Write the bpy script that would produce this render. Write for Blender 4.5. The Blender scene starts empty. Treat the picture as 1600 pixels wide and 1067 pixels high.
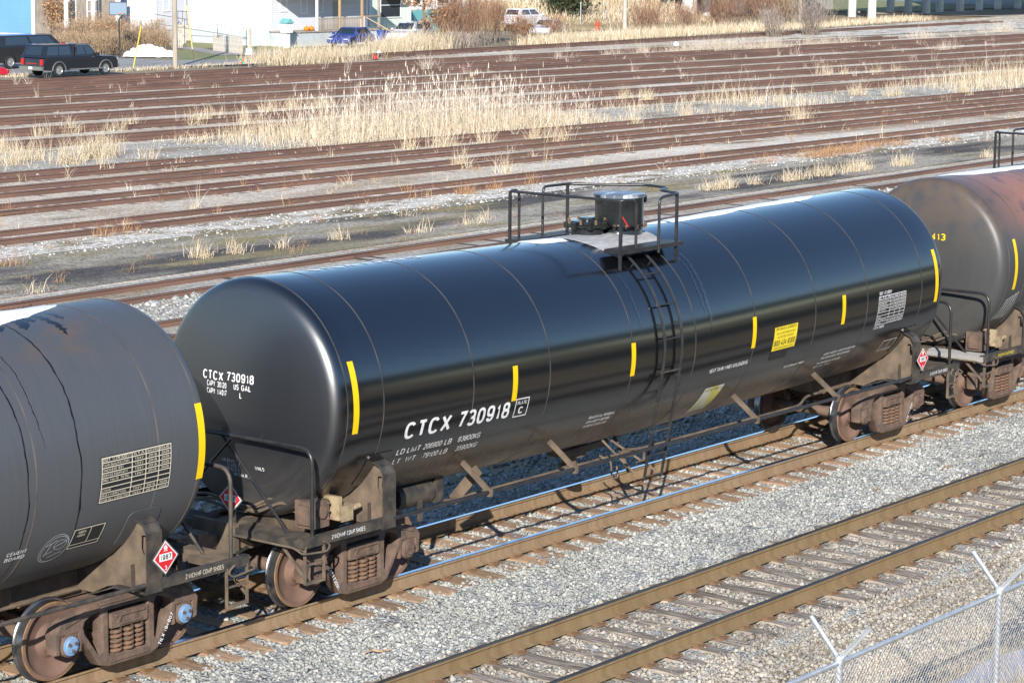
import bpy, bmesh, math, random
import numpy as np
from mathutils import Vector, Matrix

random.seed(7)
rng = np.random.default_rng(7)
sc = bpy.context.scene
C = sc.collection
PI = math.pi

# ------------------------------------------------------------------ camera
FPX, CAM = 3905.0, Vector((-30.07, -21.49, 8.336))
YAW, PIT, ROL = 0.91165, 0.16152, 0.00955
F_ = Vector((math.sin(YAW)*math.cos(PIT), math.cos(YAW)*math.cos(PIT), -math.sin(PIT)))
R_ = Vector((math.cos(YAW), -math.sin(YAW), 0)); U_ = R_.cross(F_)
R2 = R_*math.cos(ROL)+U_*math.sin(ROL); U2 = -R_*math.sin(ROL)+U_*math.cos(ROL)
cd = bpy.data.cameras.new("camera"); cam = bpy.data.objects.new("camera", cd); C.objects.link(cam)
cam.matrix_world = Matrix(((R2.x, U2.x, -F_.x, CAM.x), (R2.y, U2.y, -F_.y, CAM.y), (R2.z, U2.z, -F_.z, CAM.z), (0, 0, 0, 1)))
cd.sensor_width = 36; cd.sensor_fit = 'HORIZONTAL'; cd.lens = FPX/1600*36; cd.clip_start = .5; cd.clip_end = 3000
sc.camera = cam

# ------------------------------------------------------------------ sky, sun, exposure
SUN = Vector((2.26, 1.58, -1.21)).normalized()
w = bpy.data.worlds.new("World"); sc.world = w; w.use_nodes = True
wn = w.node_tree; bg = wn.nodes["Background"]
sky = wn.nodes.new("ShaderNodeTexSky"); sky.sky_type = 'NISHITA'; sky.sun_disc = False
sky.sun_elevation = math.asin(-SUN.z); sky.sun_rotation = math.atan2(-SUN.x, -SUN.y)
sky.altitude = 200; sky.air_density = 1.0; sky.dust_density = 0.0; sky.ozone_density = 3.6
wn.links.new(sky.outputs[0], bg.inputs[0]); bg.inputs[1].default_value = 0.15
sd = bpy.data.lights.new("sun", 'SUN'); so = bpy.data.objects.new("sun", sd); C.objects.link(so)
sd.energy = 5.0; sd.angle = math.radians(.53); sd.color = (1.0, .945, .86)
so.rotation_euler = SUN.to_track_quat('-Z', 'Y').to_euler(); so.location = (-60, -45, 40)
sc.view_settings.view_transform = 'Standard'; sc.view_settings.look = 'None'
sc.view_settings.exposure = 0.55; sc.view_settings.gamma = 1
sc.cycles.max_bounces = 6; sc.cycles.use_denoising = True

def gp(px, py, z=-.2):
    """real point on the level z that stands at this direction from the photographer"""
    d = F_+R2*((px-800)/FPX)-U2*((py-533.5)/FPX); t = (z-CAM.z)/d.z; return CAM+d*t

# ------------------------------------------------------------------ materials
def nod(nt, t, **k):
    n = nt.nodes.new(t)
    for a, b in k.items(): setattr(n, a, b)
    return n
def mat(name, col, rough=.7, metal=0, col2=None, scale=4, lo=.35, hi=.65, stretch=(1, 1, 1), bump=0, bscale=None, rand=0, coat=0, spec=.5, detail=5):
    m = bpy.data.materials.new(name); m.use_nodes = True; nt = m.node_tree; p = nt.nodes["Principled BSDF"]
    p.inputs['Roughness'].default_value = rough; p.inputs['Metallic'].default_value = metal
    p.inputs['IOR'].default_value = 1.5 if spec < .9 else 2.1; p.inputs['Coat Weight'].default_value = coat
    if coat: p.inputs['Coat Roughness'].default_value = .06
    tc = nod(nt, "ShaderNodeTexCoord"); mp = nod(nt, "ShaderNodeMapping"); mp.inputs['Scale'].default_value = stretch
    nt.links.new(tc.outputs['Object'], mp.inputs[0])
    out = None
    if col2 is not None:
        n = nod(nt, "ShaderNodeTexNoise"); n.inputs['Scale'].default_value = scale; n.inputs['Detail'].default_value = detail
        nt.links.new(mp.outputs[0], n.inputs['Vector'])
        r = nod(nt, "ShaderNodeValToRGB"); r.color_ramp.elements[0].position = lo; r.color_ramp.elements[1].position = hi
        r.color_ramp.elements[0].color = (*col, 1); r.color_ramp.elements[1].color = (*col2, 1)
        nt.links.new(n.outputs[0], r.inputs[0]); out = r.outputs[0]
    if rand:
        oi = nod(nt, "ShaderNodeObjectInfo"); mr = nod(nt, "ShaderNodeMapRange"); mr.inputs[3].default_value = 1-rand; mr.inputs[4].default_value = 1+rand
        nt.links.new(oi.outputs['Random'], mr.inputs[0]); mx = nod(nt, "ShaderNodeVectorMath", operation='SCALE')
        if out: nt.links.new(out, mx.inputs[0])
        else: mx.inputs[0].default_value = col
        nt.links.new(mr.outputs[0], mx.inputs['Scale']); out = mx.outputs[0]
    if out: nt.links.new(out, p.inputs['Base Color'])
    else: p.inputs['Base Color'].default_value = (*col, 1)
    if bump:
        b = nod(nt, "ShaderNodeBump"); b.inputs['Strength'].default_value = min(1, bump); b.inputs['Distance'].default_value = .02
        n2 = nod(nt, "ShaderNodeTexNoise"); n2.inputs['Scale'].default_value = bscale or scale*3; n2.inputs['Detail'].default_value = 4
        nt.links.new(mp.outputs[0], n2.inputs['Vector']); nt.links.new(n2.outputs[0], b.inputs['Height']); nt.links.new(b.outputs[0], p.inputs['Normal'])
    m["p"] = 1
    return m
def P(m): return m.node_tree.nodes["Principled BSDF"]

def gravel_mat(name, cols, cell=17, patch=None, bump=.9, run=1.0):
    m = bpy.data.materials.new(name); m.use_nodes = True; nt = m.node_tree; p = P(m); L = nt.links.new
    p.inputs['Roughness'].default_value = 1; p.inputs['Specular IOR Level'].default_value = .0
    tc = nod(nt, "ShaderNodeTexCoord"); v = nod(nt, "ShaderNodeTexVoronoi"); v.inputs['Scale'].default_value = cell
    L(tc.outputs['Object'], v.inputs['Vector'])
    r = nod(nt, "ShaderNodeValToRGB"); els = r.color_ramp.elements
    for i, c in enumerate(cols):
        e = els[i] if i < 2 else els.new(.5)
        e.position = i/(len(cols)-1); e.color = (*c, 1)
    sp = nod(nt, "ShaderNodeSeparateColor"); L(v.outputs['Color'], sp.inputs[0]); L(sp.outputs[0], r.inputs[0]); out = r.outputs[0]
    pm = nod(nt, "ShaderNodeMapping"); pm.inputs['Scale'].default_value = (run, 1, 1); L(tc.outputs['Object'], pm.inputs[0])
    if patch:
        for k, (pc, s_, lo_, hi_) in enumerate(patch):
            n = nod(nt, "ShaderNodeTexNoise"); n.inputs['Scale'].default_value = s_; n.inputs['Detail'].default_value = 6; n.noise_dimensions = '4D'; n.inputs['W'].default_value = k*3.7
            L(pm.outputs[0], n.inputs['Vector'])
            mr = nod(nt, "ShaderNodeMapRange"); mr.inputs[1].default_value = lo_; mr.inputs[2].default_value = hi_; L(n.outputs[0], mr.inputs[0])
            mx = nod(nt, "ShaderNodeMix", data_type='RGBA'); L(mr.outputs[0], mx.inputs['Factor']); L(out, mx.inputs['A']); mx.inputs['B'].default_value = (*pc, 1); out = mx.outputs['Result']
    for s_, lo_, hi_ in ((15, .60, 1.34), (5.5, .68, 1.2), (1.3, .82, 1.12)):     # clumps of coarse and fine stone
        n = nod(nt, "ShaderNodeTexNoise"); n.inputs['Scale'].default_value = s_; n.inputs['Detail'].default_value = 5; n.inputs['Roughness'].default_value = .7; L(tc.outputs['Object'], n.inputs['Vector'])
        mr = nod(nt, "ShaderNodeMapRange"); mr.inputs[1].default_value = .3; mr.inputs[2].default_value = .7; mr.inputs[3].default_value = lo_; mr.inputs[4].default_value = hi_; L(n.outputs[0], mr.inputs[0])
        vs = nod(nt, "ShaderNodeVectorMath", operation='SCALE'); L(out, vs.inputs[0]); L(mr.outputs[0], vs.inputs['Scale']); out = vs.outputs[0]
    L(out, p.inputs['Base Color'])
    b = nod(nt, "ShaderNodeBump"); b.inputs['Strength'].default_value = bump; b.inputs['Distance'].default_value = .03; b.invert = True
    L(v.outputs['Distance'], b.inputs['Height']); L(b.outputs[0], p.inputs['Normal'])
    return m

def tank_mat(name, base, rough, dust, dust_z, rust=None, coat=0.0, wave=.0, vary=.06, spec=.5, head=None):
    """jacket paint: base colour, dust thrown up over the lower side, faint vertical wash marks"""
    m = bpy.data.materials.new(name); m.use_nodes = True; nt = m.node_tree; p = P(m); L = nt.links.new
    tc = nod(nt, "ShaderNodeTexCoord"); sx = nod(nt, "ShaderNodeSeparateXYZ"); L(tc.outputs['Object'], sx.inputs[0])
    mp = nod(nt, "ShaderNodeMapping"); mp.inputs['Scale'].default_value = (22, 1.0, .5); L(tc.outputs['Object'], mp.inputs[0])
    n = nod(nt, "ShaderNodeTexNoise"); n.inputs['Scale'].default_value = 2.5; n.inputs['Detail'].default_value = 7; L(mp.outputs[0], n.inputs['Vector'])
    n2 = nod(nt, "ShaderNodeTexNoise"); n2.inputs['Scale'].default_value = 1.1; n2.inputs['Detail'].default_value = 6; L(tc.outputs['Object'], n2.inputs['Vector'])
    mr = nod(nt, "ShaderNodeMapRange"); mr.inputs[1].default_value = dust_z[1]; mr.inputs[2].default_value = dust_z[0]; L(sx.outputs[2], mr.inputs[0])
    a = nod(nt, "ShaderNodeMath", operation='MULTIPLY'); L(mr.outputs[0], a.inputs[0])
    s1 = nod(nt, "ShaderNodeMath", operation='ADD'); L(n.outputs[0], s1.inputs[0]); L(n2.outputs[0], s1.inputs[1])
    s2 = nod(nt, "ShaderNodeMapRange"); s2.inputs[1].default_value = .75; s2.inputs[2].default_value = 1.3; L(s1.outputs[0], s2.inputs[0]); s2.inputs[3].default_value = .25; s2.inputs[4].default_value = .8; L(s2.outputs[0], a.inputs[1])
    v = nod(nt, "ShaderNodeMapRange"); v.inputs[1].default_value = .35; v.inputs[2].default_value = .7; v.inputs[3].default_value = 1-vary; v.inputs[4].default_value = 1+vary; L(n.outputs[0], v.inputs[0]); p.inputs['IOR'].default_value = 1.5 if spec < .9 else 2.1
    sc_ = nod(nt, "ShaderNodeVectorMath", operation='SCALE'); sc_.inputs[0].default_value = base; L(v.outputs[0], sc_.inputs['Scale'])
    mx = nod(nt, "ShaderNodeMix", data_type='RGBA'); L(a.outputs[0], mx.inputs['Factor']); L(sc_.outputs[0], mx.inputs['A']); mx.inputs['B'].default_value = (*dust, 1); out = mx.outputs['Result']
    rr = nod(nt, "ShaderNodeMath", operation='MULTIPLY_ADD'); L(a.outputs[0], rr.inputs[0]); rr.inputs[1].default_value = .45; rr.inputs[2].default_value = rough
    if head:      # the end heads carry an even film of dust and are duller
        ax = nod(nt, "ShaderNodeMath", operation='ABSOLUTE'); L(sx.outputs[0], ax.inputs[0])
        hr_ = nod(nt, "ShaderNodeMapRange"); hr_.inputs[1].default_value = 7.60; hr_.inputs[2].default_value = 7.72; L(ax.outputs[0], hr_.inputs[0])
        hx = nod(nt, "ShaderNodeMix", data_type='RGBA'); L(hr_.outputs[0], hx.inputs['Factor']); hx.inputs['A'].default_value = (0, 0, 0, 1); hx.inputs['B'].default_value = (*head, 1)
        ha = nod(nt, "ShaderNodeVectorMath", operation='ADD'); L(out, ha.inputs[0]); L(hx.outputs['Result'], ha.inputs[1]); out = ha.outputs[0]
        h2 = nod(nt, "ShaderNodeMath", operation='MULTIPLY_ADD'); L(hr_.outputs[0], h2.inputs[0]); h2.inputs[1].default_value = .22; L(rr.outputs[0], h2.inputs[2]); rr = h2
    if rust:
        for (rc, x0, x1, z0, z1, thr) in rust:
            bx1 = nod(nt, "ShaderNodeMapRange", interpolation_type='SMOOTHSTEP'); bx1.inputs[1].default_value = x0; bx1.inputs[2].default_value = (x0+x1)/2; L(sx.outputs[0], bx1.inputs[0])
            bx2 = nod(nt, "ShaderNodeMapRange", interpolation_type='SMOOTHSTEP'); bx2.inputs[1].default_value = x1; bx2.inputs[2].default_value = (x0+x1)/2; L(sx.outputs[0], bx2.inputs[0])
            bz = nod(nt, "ShaderNodeMapRange", interpolation_type='SMOOTHSTEP'); bz.inputs[1].default_value = z0; bz.inputs[2].default_value = z1; L(sx.outputs[2], bz.inputs[0])
            q1 = nod(nt, "ShaderNodeMath", operation='MULTIPLY'); L(bx1.outputs[0], q1.inputs[0]); L(bx2.outputs[0], q1.inputs[1])
            q2 = nod(nt, "ShaderNodeMath", operation='MULTIPLY'); L(q1.outputs[0], q2.inputs[0]); L(bz.outputs[0], q2.inputs[1])
            n3 = nod(nt, "ShaderNodeTexNoise"); n3.inputs['Scale'].default_value = 2.2; n3.inputs['Detail'].default_value = 9; n3.inputs['Roughness'].default_value = .65; L(tc.outputs['Object'], n3.inputs['Vector'])
            t_ = nod(nt, "ShaderNodeMapRange"); t_.inputs[1].default_value = thr; t_.inputs[2].default_value = thr+.2; L(n3.outputs[0], t_.inputs[0])
            q3 = nod(nt, "ShaderNodeMath", operation='MULTIPLY'); L(q2.outputs[0], q3.inputs[0]); L(t_.outputs[0], q3.inputs[1])
            mx2 = nod(nt, "ShaderNodeMix", data_type='RGBA'); L(q3.outputs[0], mx2.inputs['Factor']); L(out, mx2.inputs['A']); mx2.inputs['B'].default_value = (*rc, 1); out = mx2.outputs['Result']
    L(out, p.inputs['Base Color']); L(rr.outputs[0], p.inputs['Roughness'])
    if wave:
        b = nod(nt, "ShaderNodeBump"); b.inputs['Strength'].default_value = wave; b.inputs['Distance'].default_value = .02
        mp2 = nod(nt, "ShaderNodeMapping"); mp2.inputs['Scale'].default_value = (.35, 1, 1.6); L(tc.outputs['Object'], mp2.inputs[0])
        n4 = nod(nt, "ShaderNodeTexNoise"); n4.inputs['Scale'].default_value = 2; n4.inputs['Detail'].default_value = 2; L(mp2.outputs[0], n4.inputs['Vector'])
        L(n4.outputs[0], b.inputs['Height']); L(b.outputs[0], p.inputs['Normal'])
    return m

DUST = (.15, .11, .075)
M = dict(
    tank_black=tank_mat("tank_black", (.0035, .0042, .0055), .165, (.062, .050, .039), (.95, 2.05), wave=.02, vary=.2, spec=1.0, head=(.009, .010, .012)),
    tank_grey=tank_mat("tank_grey", (.075, .079, .085), .42, (.075, .07, .062), (.9, 2.4), rust=[((.13, .085, .05), 5.0, 7.1, 3.5, 3.95, .46)]),
    tank_rust=tank_mat("tank_rust", (.052, .053, .054), .45, (.07, .06, .048), (.9, 2.4), rust=[((.085, .070, .05), -11, -5.6, 2.4, 4.0, .36), ((.30, .135, .085), -8.2, -3.2, 2.75, 3.55, .28)]),
    black=mat("black_steel", (.018, .019, .022), .32, col2=(.035, .033, .032), scale=6),
    black_dusty=mat("dusty_black_steel", (.035, .033, .032), .55, col2=(.09, .072, .055), scale=7, bump=.15),
    dusty=mat("brown_dusted_steel", (.185, .135, .092), .8, col2=(.085, .066, .05), scale=3.5, bump=.25, bscale=30),
    cast=mat("rusty_cast_steel", (.175, .112, .08), .85, col2=(.095, .068, .053), scale=7, bump=.5, bscale=45),
    spring=mat("spring_steel", (.20, .11, .065), .8, col2=(.10, .065, .045), scale=12),
    wheel_face=mat("rusty_wheel_plate", (.20, .115, .085), .75, col2=(.13, .085, .065), scale=4),
    wheel_rim=mat("orange_rim", (.30, .16, .05), .7, col2=(.17, .09, .05), scale=9),
    tread=mat("worn_tread", (.30, .30, .31), .30, .9, col2=(.16, .16, .165), scale=5),
    cap_blue=mat("blue_paint", (.15, .30, .52), .7, col2=(.26, .30, .34), scale=14, lo=.45, hi=.7),
    cap_brown=mat("brown_cap", (.15, .095, .07), .8, col2=(.09, .06, .05), scale=16),
    yellow=mat("reflective_yellow", (.85, .55, .0), .45, col2=(.70, .45, .02), scale=9, lo=.55, hi=.8),
    label_yellow=mat("label_yellow", (.80, .62, .03), .5),
    label_pale=mat("label_faded_yellow", (.62, .56, .12), .55, col2=(.62, .62, .58), scale=5, lo=.45, hi=.6),
    white=mat("white_lettering", (.80, .80, .80), .5, col2=(.60, .59, .57), scale=26, lo=.5, hi=.72),
    cream=mat("cream_lettering", (.62, .56, .44), .6),
    ltr_black=mat("black_lettering", (.012, .012, .012), .5),
    panel_black=mat("black_panel", (.018, .018, .02), .5),
    red=mat("placard_red", (.62, .02, .03), .45),
    seam=mat("seam_edge", (.10, .085, .075), .5, col2=(.02, .02, .022), scale=2, lo=.4, hi=.7),
    seam_grey=mat("seam_grey", (.06, .06, .062), .6, col2=(.16, .13, .11), scale=2),
    wet=mat("wet_streak", (.008, .009, .012), .12),
    snow=mat("snow", (.86, .88, .93), .7, bump=.4, bscale=14),
    slush=mat("grey_frost", (.30, .29, .275), .85, col2=(.44, .435, .42), scale=5, bump=.2, stretch=(1, 5, 1)),
    can=mat("housing_black", (.010, .012, .013), .22, col2=(.022, .025, .026), scale=3),
    brass=mat("brass_bolt", (.17, .095, .045), .6, .2),
    rail_web=mat("dusty_rail_web", (.235, .155, .085), .85, col2=(.30, .21, .125), scale=2, stretch=(6, 1, .5), bump=.1),
    rail_web_gold=mat("brown_rail_web", (.20, .135, .065), .8, col2=(.25, .175, .09), scale=2, stretch=(4, 1, .5), bump=.1),
    rail_top=mat("polished_rail_head", (.55, .57, .60), .16, 1.0),
    rail_top_dark=mat("grey_rail_head", (.10, .095, .09), .35, .7, col2=(.17, .15, .13), scale=3, stretch=(.4, 8, 1)),
    rail_rust=mat("rusty_rail", (.13, .075, .058), .85, col2=(.20, .112, .082), scale=1.2, stretch=(.25, 1, 1), bump=.1),
    rail_rust_top=mat("rusty_rail_head", (.07, .045, .04), .6, .2, col2=(.12, .07, .055), scale=1.5, stretch=(.3, 1, 1)),
    plate=mat("rusty_tie_plate", (.27, .15, .07), .85, col2=(.16, .095, .055), scale=20, bump=.3),
    tie=mat("weathered_tie", (.42, .28, .17), .9, col2=(.27, .17, .11), scale=7, stretch=(3, .35, 3), bump=.8, bscale=20, rand=.25),
    tie_grey=mat("bleached_tie", (.12, .092, .07), .95, col2=(.40, .335, .265), scale=4, stretch=(6, .6, 4), lo=.38, hi=.60, bump=.9, bscale=16, rand=.3),
    tie_dark=mat("dark_tie", (.11, .085, .07), .9, col2=(.06, .045, .04), scale=6),
)

# ------------------------------------------------------------------ builders
def smooth(me, ang=40):
    if len(me.polygons):
        me.shade_smooth(); me.set_sharp_from_angle(angle=math.radians(ang))
def tag(o, label=None, cat=None, group=None, kind=None):
    if label: o["label"] = label
    if cat: o["category"] = cat
    if group: o["group"] = group
    if kind: o["kind"] = kind
    return o
def link(name, me, parent=None, loc=None):
    o = bpy.data.objects.new(name, me); C.objects.link(o)
    if parent: o.parent = parent
    if loc is not None: o.location = loc
    return o
def empty(name, loc=(0, 0, 0), label=None, cat=None, group=None, rz=0):
    o = bpy.data.objects.new(name, None); C.objects.link(o); o.location = loc; o.rotation_euler = (0, 0, rz); o.empty_display_size = .3
    return tag(o, label, cat, group)
class MB:
    def __init__(s): s.v, s.f, s.m = [], [], []
    def add(s, vs, fs, mi=0):
        b = len(s.v); s.v += [tuple(v) for v in vs]; s.f += [tuple(b+i for i in f) for f in fs]; s.m += [mi]*len(fs); return s
    def box(s, c, d, mi=0, M_=None):
        x, y, z = [k/2 for k in d]
        vs = [Vector((i*x, j*y, k*z)) for k in (-1, 1) for j in (-1, 1) for i in (-1, 1)]
        if M_: vs = [M_ @ v for v in vs]
        c = Vector(c)
        return s.add([v+c for v in vs], [(0, 2, 3, 1), (4, 5, 7, 6), (0, 1, 5, 4), (2, 6, 7, 3), (0, 4, 6, 2), (1, 3, 7, 5)], mi)
    def bar(s, a, b, w_, h, mi=0, up=(0, 0, 1)):
        a, b = Vector(a), Vector(b); d = (b-a).normalized(); u = Vector(up)
        if abs(d.dot(u)) > .98: u = Vector((1, 0, 0))
        sd_ = d.cross(u).normalized()*(w_/2); up_ = sd_.cross(d).normalized()*(h/2)
        vs = [p+i*sd_+j*up_ for p in (a, b) for j in (-1, 1) for i in (-1, 1)]
        return s.add(vs, [(0, 1, 3, 2), (4, 6, 7, 5), (0, 4, 5, 1), (2, 3, 7, 6), (0, 2, 6, 4), (1, 5, 7, 3)], mi)
    def tube(s, path, r, n=8, mi=0, cap=True, closed=False):
        path = [Vector(p) for p in path]; N = len(path); rs = r if isinstance(r, (list, tuple)) else [r]*N
        vs = []; prev = None
        for i, p in enumerate(path):
            if closed: t = (path[(i+1) % N]-path[i-1]).normalized()
            else: t = (path[min(i+1, N-1)]-path[max(i-1, 0)]).normalized()
            if prev is None:
                u = t.orthogonal().normalized()
            else:
                u = (prev-t*prev.dot(t)); u = u.normalized() if u.length > 1e-6 else t.orthogonal().normalized()
            prev = u; w_ = t.cross(u)
            vs += [p+(u*math.cos(2*PI*k/n)+w_*math.sin(2*PI*k/n))*rs[i] for k in range(n)]
        fs = []
        for i in range(N if closed else N-1):
            j = (i+1) % N
            fs += [(i*n+k, i*n+(k+1) % n, j*n+(k+1) % n, j*n+k) for k in range(n)]
        if cap and not closed: fs += [tuple(reversed(range(n))), tuple((N-1)*n+k for k in range(n))]
        return s.add(vs, fs, mi)
    def cyl(s, a, b, r, n=16, mi=0, r2=None): return s.tube([a, b], [r, r if r2 is None else r2], n, mi)
    def lathe(s, prof, o=(0, 0, 0), ax='y', n=32, mis=None, mi=0):
        """prof: list of (along, radius)"""
        o = Vector(o); vs = []
        for a, r in prof:
            for k in range(n):
                t = 2*PI*k/n; c_, s_ = math.cos(t)*r, math.sin(t)*r
                vs.append(o+(Vector((c_, a, s_)) if ax == 'y' else Vector((c_, s_, a)) if ax == 'z' else Vector((a, c_, s_))))
        b = len(s.v); s.v += [tuple(v) for v in vs]
        for i in range(len(prof)-1):
            for k in range(n):
                f = (i*n+k, i*n+(k+1) % n, (i+1)*n+(k+1) % n, (i+1)*n+k)
                if ax == 'z' or ax == 'x': pass
                else: f = f[::-1]
                s.f.append(tuple(b+q for q in f)); s.m.append(mis[i] if mis else mi)
        return s
    def prism(s, poly, a, b, plane='xz', mi=0):
        """polygon in a plane pulled from a to b along the third axis"""
        def p3(u, v, t): return (u, t, v) if plane == 'xz' else (u, v, t) if plane == 'xy' else (t, u, v)
        n = len(poly); vs = [p3(u, v, a) for u, v in poly]+[p3(u, v, b) for u, v in poly]
        fs = [tuple(range(n)), tuple(range(2*n-1, n-1, -1))]+[(i, n+i, n+(i+1) % n, (i+1) % n) for i in range(n)]
        return s.add(vs, fs, mi)
    def quad(s, a, b, c, d, mi=0): return s.add([a, b, c, d], [(0, 1, 2, 3)], mi)
    def mesh(s, name, mats, ang=40, fix=True):
        me = bpy.data.meshes.new(name); me.from_pydata(s.v, [], s.f)
        for m in (mats if isinstance(mats, (list, tuple)) else [mats]): me.materials.append(m)
        me.polygons.foreach_set('material_index', s.m)
        if fix:
            bm = bmesh.new(); bm.from_mesh(me); bmesh.ops.recalc_face_normals(bm, faces=bm.faces); bm.to_mesh(me); bm.free()
        if ang is not None: smooth(me, ang)
        me.update(); return me
    def build(s, name, mats, parent=None, loc=None, ang=40, fix=True): return link(name, s.mesh(name, mats, ang, fix), parent, loc)

def arc(p0, p1, p2, n=5, r=.15):
    """rounded corner p0-p1-p2"""
    p0, p1, p2 = Vector(p0), Vector(p1), Vector(p2)
    a = p1+(p0-p1).normalized()*r; b = p1+(p2-p1).normalized()*r
    return [a*(1-t)**2+p1*2*t*(1-t)+b*t*t for t in [i/n for i in range(n+1)]]
def rpath(pts, r=.15, n=5):
    pts = [Vector(p) for p in pts]; out = [pts[0]]
    for i in range(1, len(pts)-1): out += arc(pts[i-1], pts[i], pts[i+1], n, r)
    return out+[pts[-1]]

def plate_mesh(name, outer, holes, thick, bevel, mats):
    """flat plate in x-z with holes and rounded edges, thickness along y"""
    cu = bpy.data.curves.new(name, 'CURVE'); cu.dimensions = '2D'; cu.fill_mode = 'BOTH'; cu.extrude = thick/2-bevel; cu.bevel_depth = bevel; cu.bevel_resolution = 1; cu.offset = -bevel
    for poly in [outer]+holes:
        sp = cu.splines.new('POLY'); sp.points.add(len(poly)-1); sp.use_cyclic_u = True
        for p_, (x, z) in zip(sp.points, poly): p_.co = (x, z, 0, 1)
    o = bpy.data.objects.new(name, cu); C.objects.link(o); dg = bpy.context.evaluated_depsgraph_get()
    me = bpy.data.meshes.new_from_object(o.evaluated_get(dg)); bpy.data.objects.remove(o); bpy.data.curves.remove(cu)
    me.transform(Matrix.Rotation(PI/2, 4, 'X')); me.name = name; me.materials.clear()
    for m in mats: me.materials.append(m)
    smooth(me, 35); return me

# condensed block lettering drawn as strokes: centre lines on a unit box
def _loop(x0, y0, x1, y1, a0=0, a1=360, n=22, p=2.6):
    cx_, cy_, rx, ry = (x0+x1)/2, (y0+y1)/2, (x1-x0)/2, (y1-y0)/2; out = []
    for i in range(n+1):
        t = math.radians(a0+(a1-a0)*i/n); c_, s_ = math.cos(t), math.sin(t)
        out.append((cx_+rx*math.copysign(abs(c_)**(2/p), c_), cy_+ry*math.copysign(abs(s_)**(2/p), s_)))
    return out
GL = {
 '0': (.6, [_loop(0, 0, 1, 1)]), 'O': (.68, [_loop(0, 0, 1, 1)]), 'Q': (.68, [_loop(0, 0, 1, 1), [(.6, .25), (1, 0)]]), 'C': (.66, [_loop(0, 0, 1, 1, 38, 322)]),
 'G': (.68, [_loop(0, 0, 1, 1, 38, 300)+[(1, .12), (1, .45), (.55, .45)]]), 'D': (.64, [[(0, 0), (0, 1), (.5, 1)]+_loop(0, 0, 1, 1, 80, -80, 12)+[(.5, 0), (0, 0)]]),
 'U': (.64, [[(0, 1), (0, .35)]+_loop(0, 0, 1, .7, 180, 360, 12)+[(1, .35), (1, 1)]]), 'J': (.5, [[(1, 1), (1, .35)]+_loop(0, 0, 1, .7, 0, -170, 12)]),
 '1': (.36, [[(.15, .76), (.55, .82), (.75, 1), (.75, 0)]]), '7': (.56, [[(0, 1), (1, 1), (.55, .5), (.3, 0)]]), '4': (.6, [[(.75, 0), (.75, 1), (0, .25), (1, .25)]]),
 '2': (.56, [_loop(0, .42, 1, 1, 165, -35, 14)+[(.1, .18), (0, 0), (1, 0)]]), '3': (.58, [_loop(0, .48, .96, 1, 155, -80, 14)+[(.4, .53)], _loop(0, 0, 1, .56, 85, -155, 14)]),
 '5': (.58, [[(.92, 1), (.15, 1), (.05, .52)]+_loop(0, 0, 1, .66, 130, -155, 16)]), '6': (.58, [_loop(0, 0, 1, .62), [(0, .34)]+_loop(0, .1, 1, 1, 170, 30, 12)]), '9': (.58, [_loop(0, .38, 1, 1), [(1, .66)]+_loop(0, 0, 1, .9, -10, -150, 12)]),
 '8': (.58, [_loop(.06, .5, .94, 1), _loop(0, 0, 1, .54)]), 'S': (.60, [_loop(0, .5, 1, 1, 30, 230, 14)+_loop(0, 0, 1, .54, 60, -150, 16)]),
 'A': (.66, [[(0, 0), (.5, 1), (1, 0)], [(.2, .3), (.8, .3)]]), 'B': (.62, [[(0, 0), (0, 1), (.5, 1)]+_loop(0, .52, .94, 1, 70, -70, 8)+[(.5, .52), (0, .52)], [(.5, .52)]+_loop(0, 0, 1, .52, 70, -70, 8)+[(.5, 0), (0, 0)]]),
 'E': (.54, [[(1, 1), (0, 1), (0, 0), (1, 0)], [(0, .52), (.85, .52)]]), 'F': (.52, [[(1, 1), (0, 1), (0, 0)], [(0, .5), (.85, .5)]]), 'H': (.64, [[(0, 0), (0, 1)], [(1, 0), (1, 1)], [(0, .52), (1, .52)]]), 'I': (.2, [[(.5, 0), (.5, 1)]]),
 'K': (.62, [[(0, 0), (0, 1)], [(1, 1), (0, .38)], [(.3, .58), (1, 0)]]), 'L': (.52, [[(0, 1), (0, 0), (1, 0)]]), 'M': (.8, [[(0, 0), (0, 1), (.5, .05), (1, 1), (1, 0)]]), 'N': (.66, [[(0, 0), (0, 1), (1, 0), (1, 1)]]),
 'P': (.6, [[(0, 0), (0, 1), (.5, 1)]+_loop(0, .44, 1, 1, 70, -70, 10)+[(.5, .44), (0, .44)]]), 'R': (.62, [[(0, 0), (0, 1), (.5, 1)]+_loop(0, .46, 1, 1, 70, -70, 10)+[(.5, .46), (0, .46)], [(.5, .46), (1, 0)]]),
 'T': (.58, [[(0, 1), (1, 1)], [(.5, 1), (.5, 0)]]), 'V': (.64, [[(0, 1), (.5, 0), (1, 1)]]), 'W': (.92, [[(0, 1), (.25, 0), (.5, .95), (.75, 0), (1, 1)]]), 'X': (.64, [[(0, 0), (1, 1)], [(0, 1), (1, 0)]]), 'Y': (.64, [[(0, 1), (.5, .45), (.5, 0)], [(1, 1), (.5, .45)]]), 'Z': (.6, [[(0, 1), (1, 1), (0, 0), (1, 0)]]),
 '-': (.36, [[(0, .45), (1, .45)]]), '.': (.16, [[(.5, 0), (.5, .1)]]), ',': (.16, [[(.5, -.05), (.5, .1)]]), ':': (.16, [[(.5, .1), (.5, .2)], [(.5, .6), (.5, .7)]]), '"': (.3, [[(.2, .75), (.2, 1)], [(.8, .75), (.8, 1)]]), '&': (.66, [[(1, 0), (.15, .8)]+_loop(.1, .62, .7, 1, 180, -20, 8)+_loop(0, 0, .8, .5, 110, 330, 10)+[(1, .45)]]),
}
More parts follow.
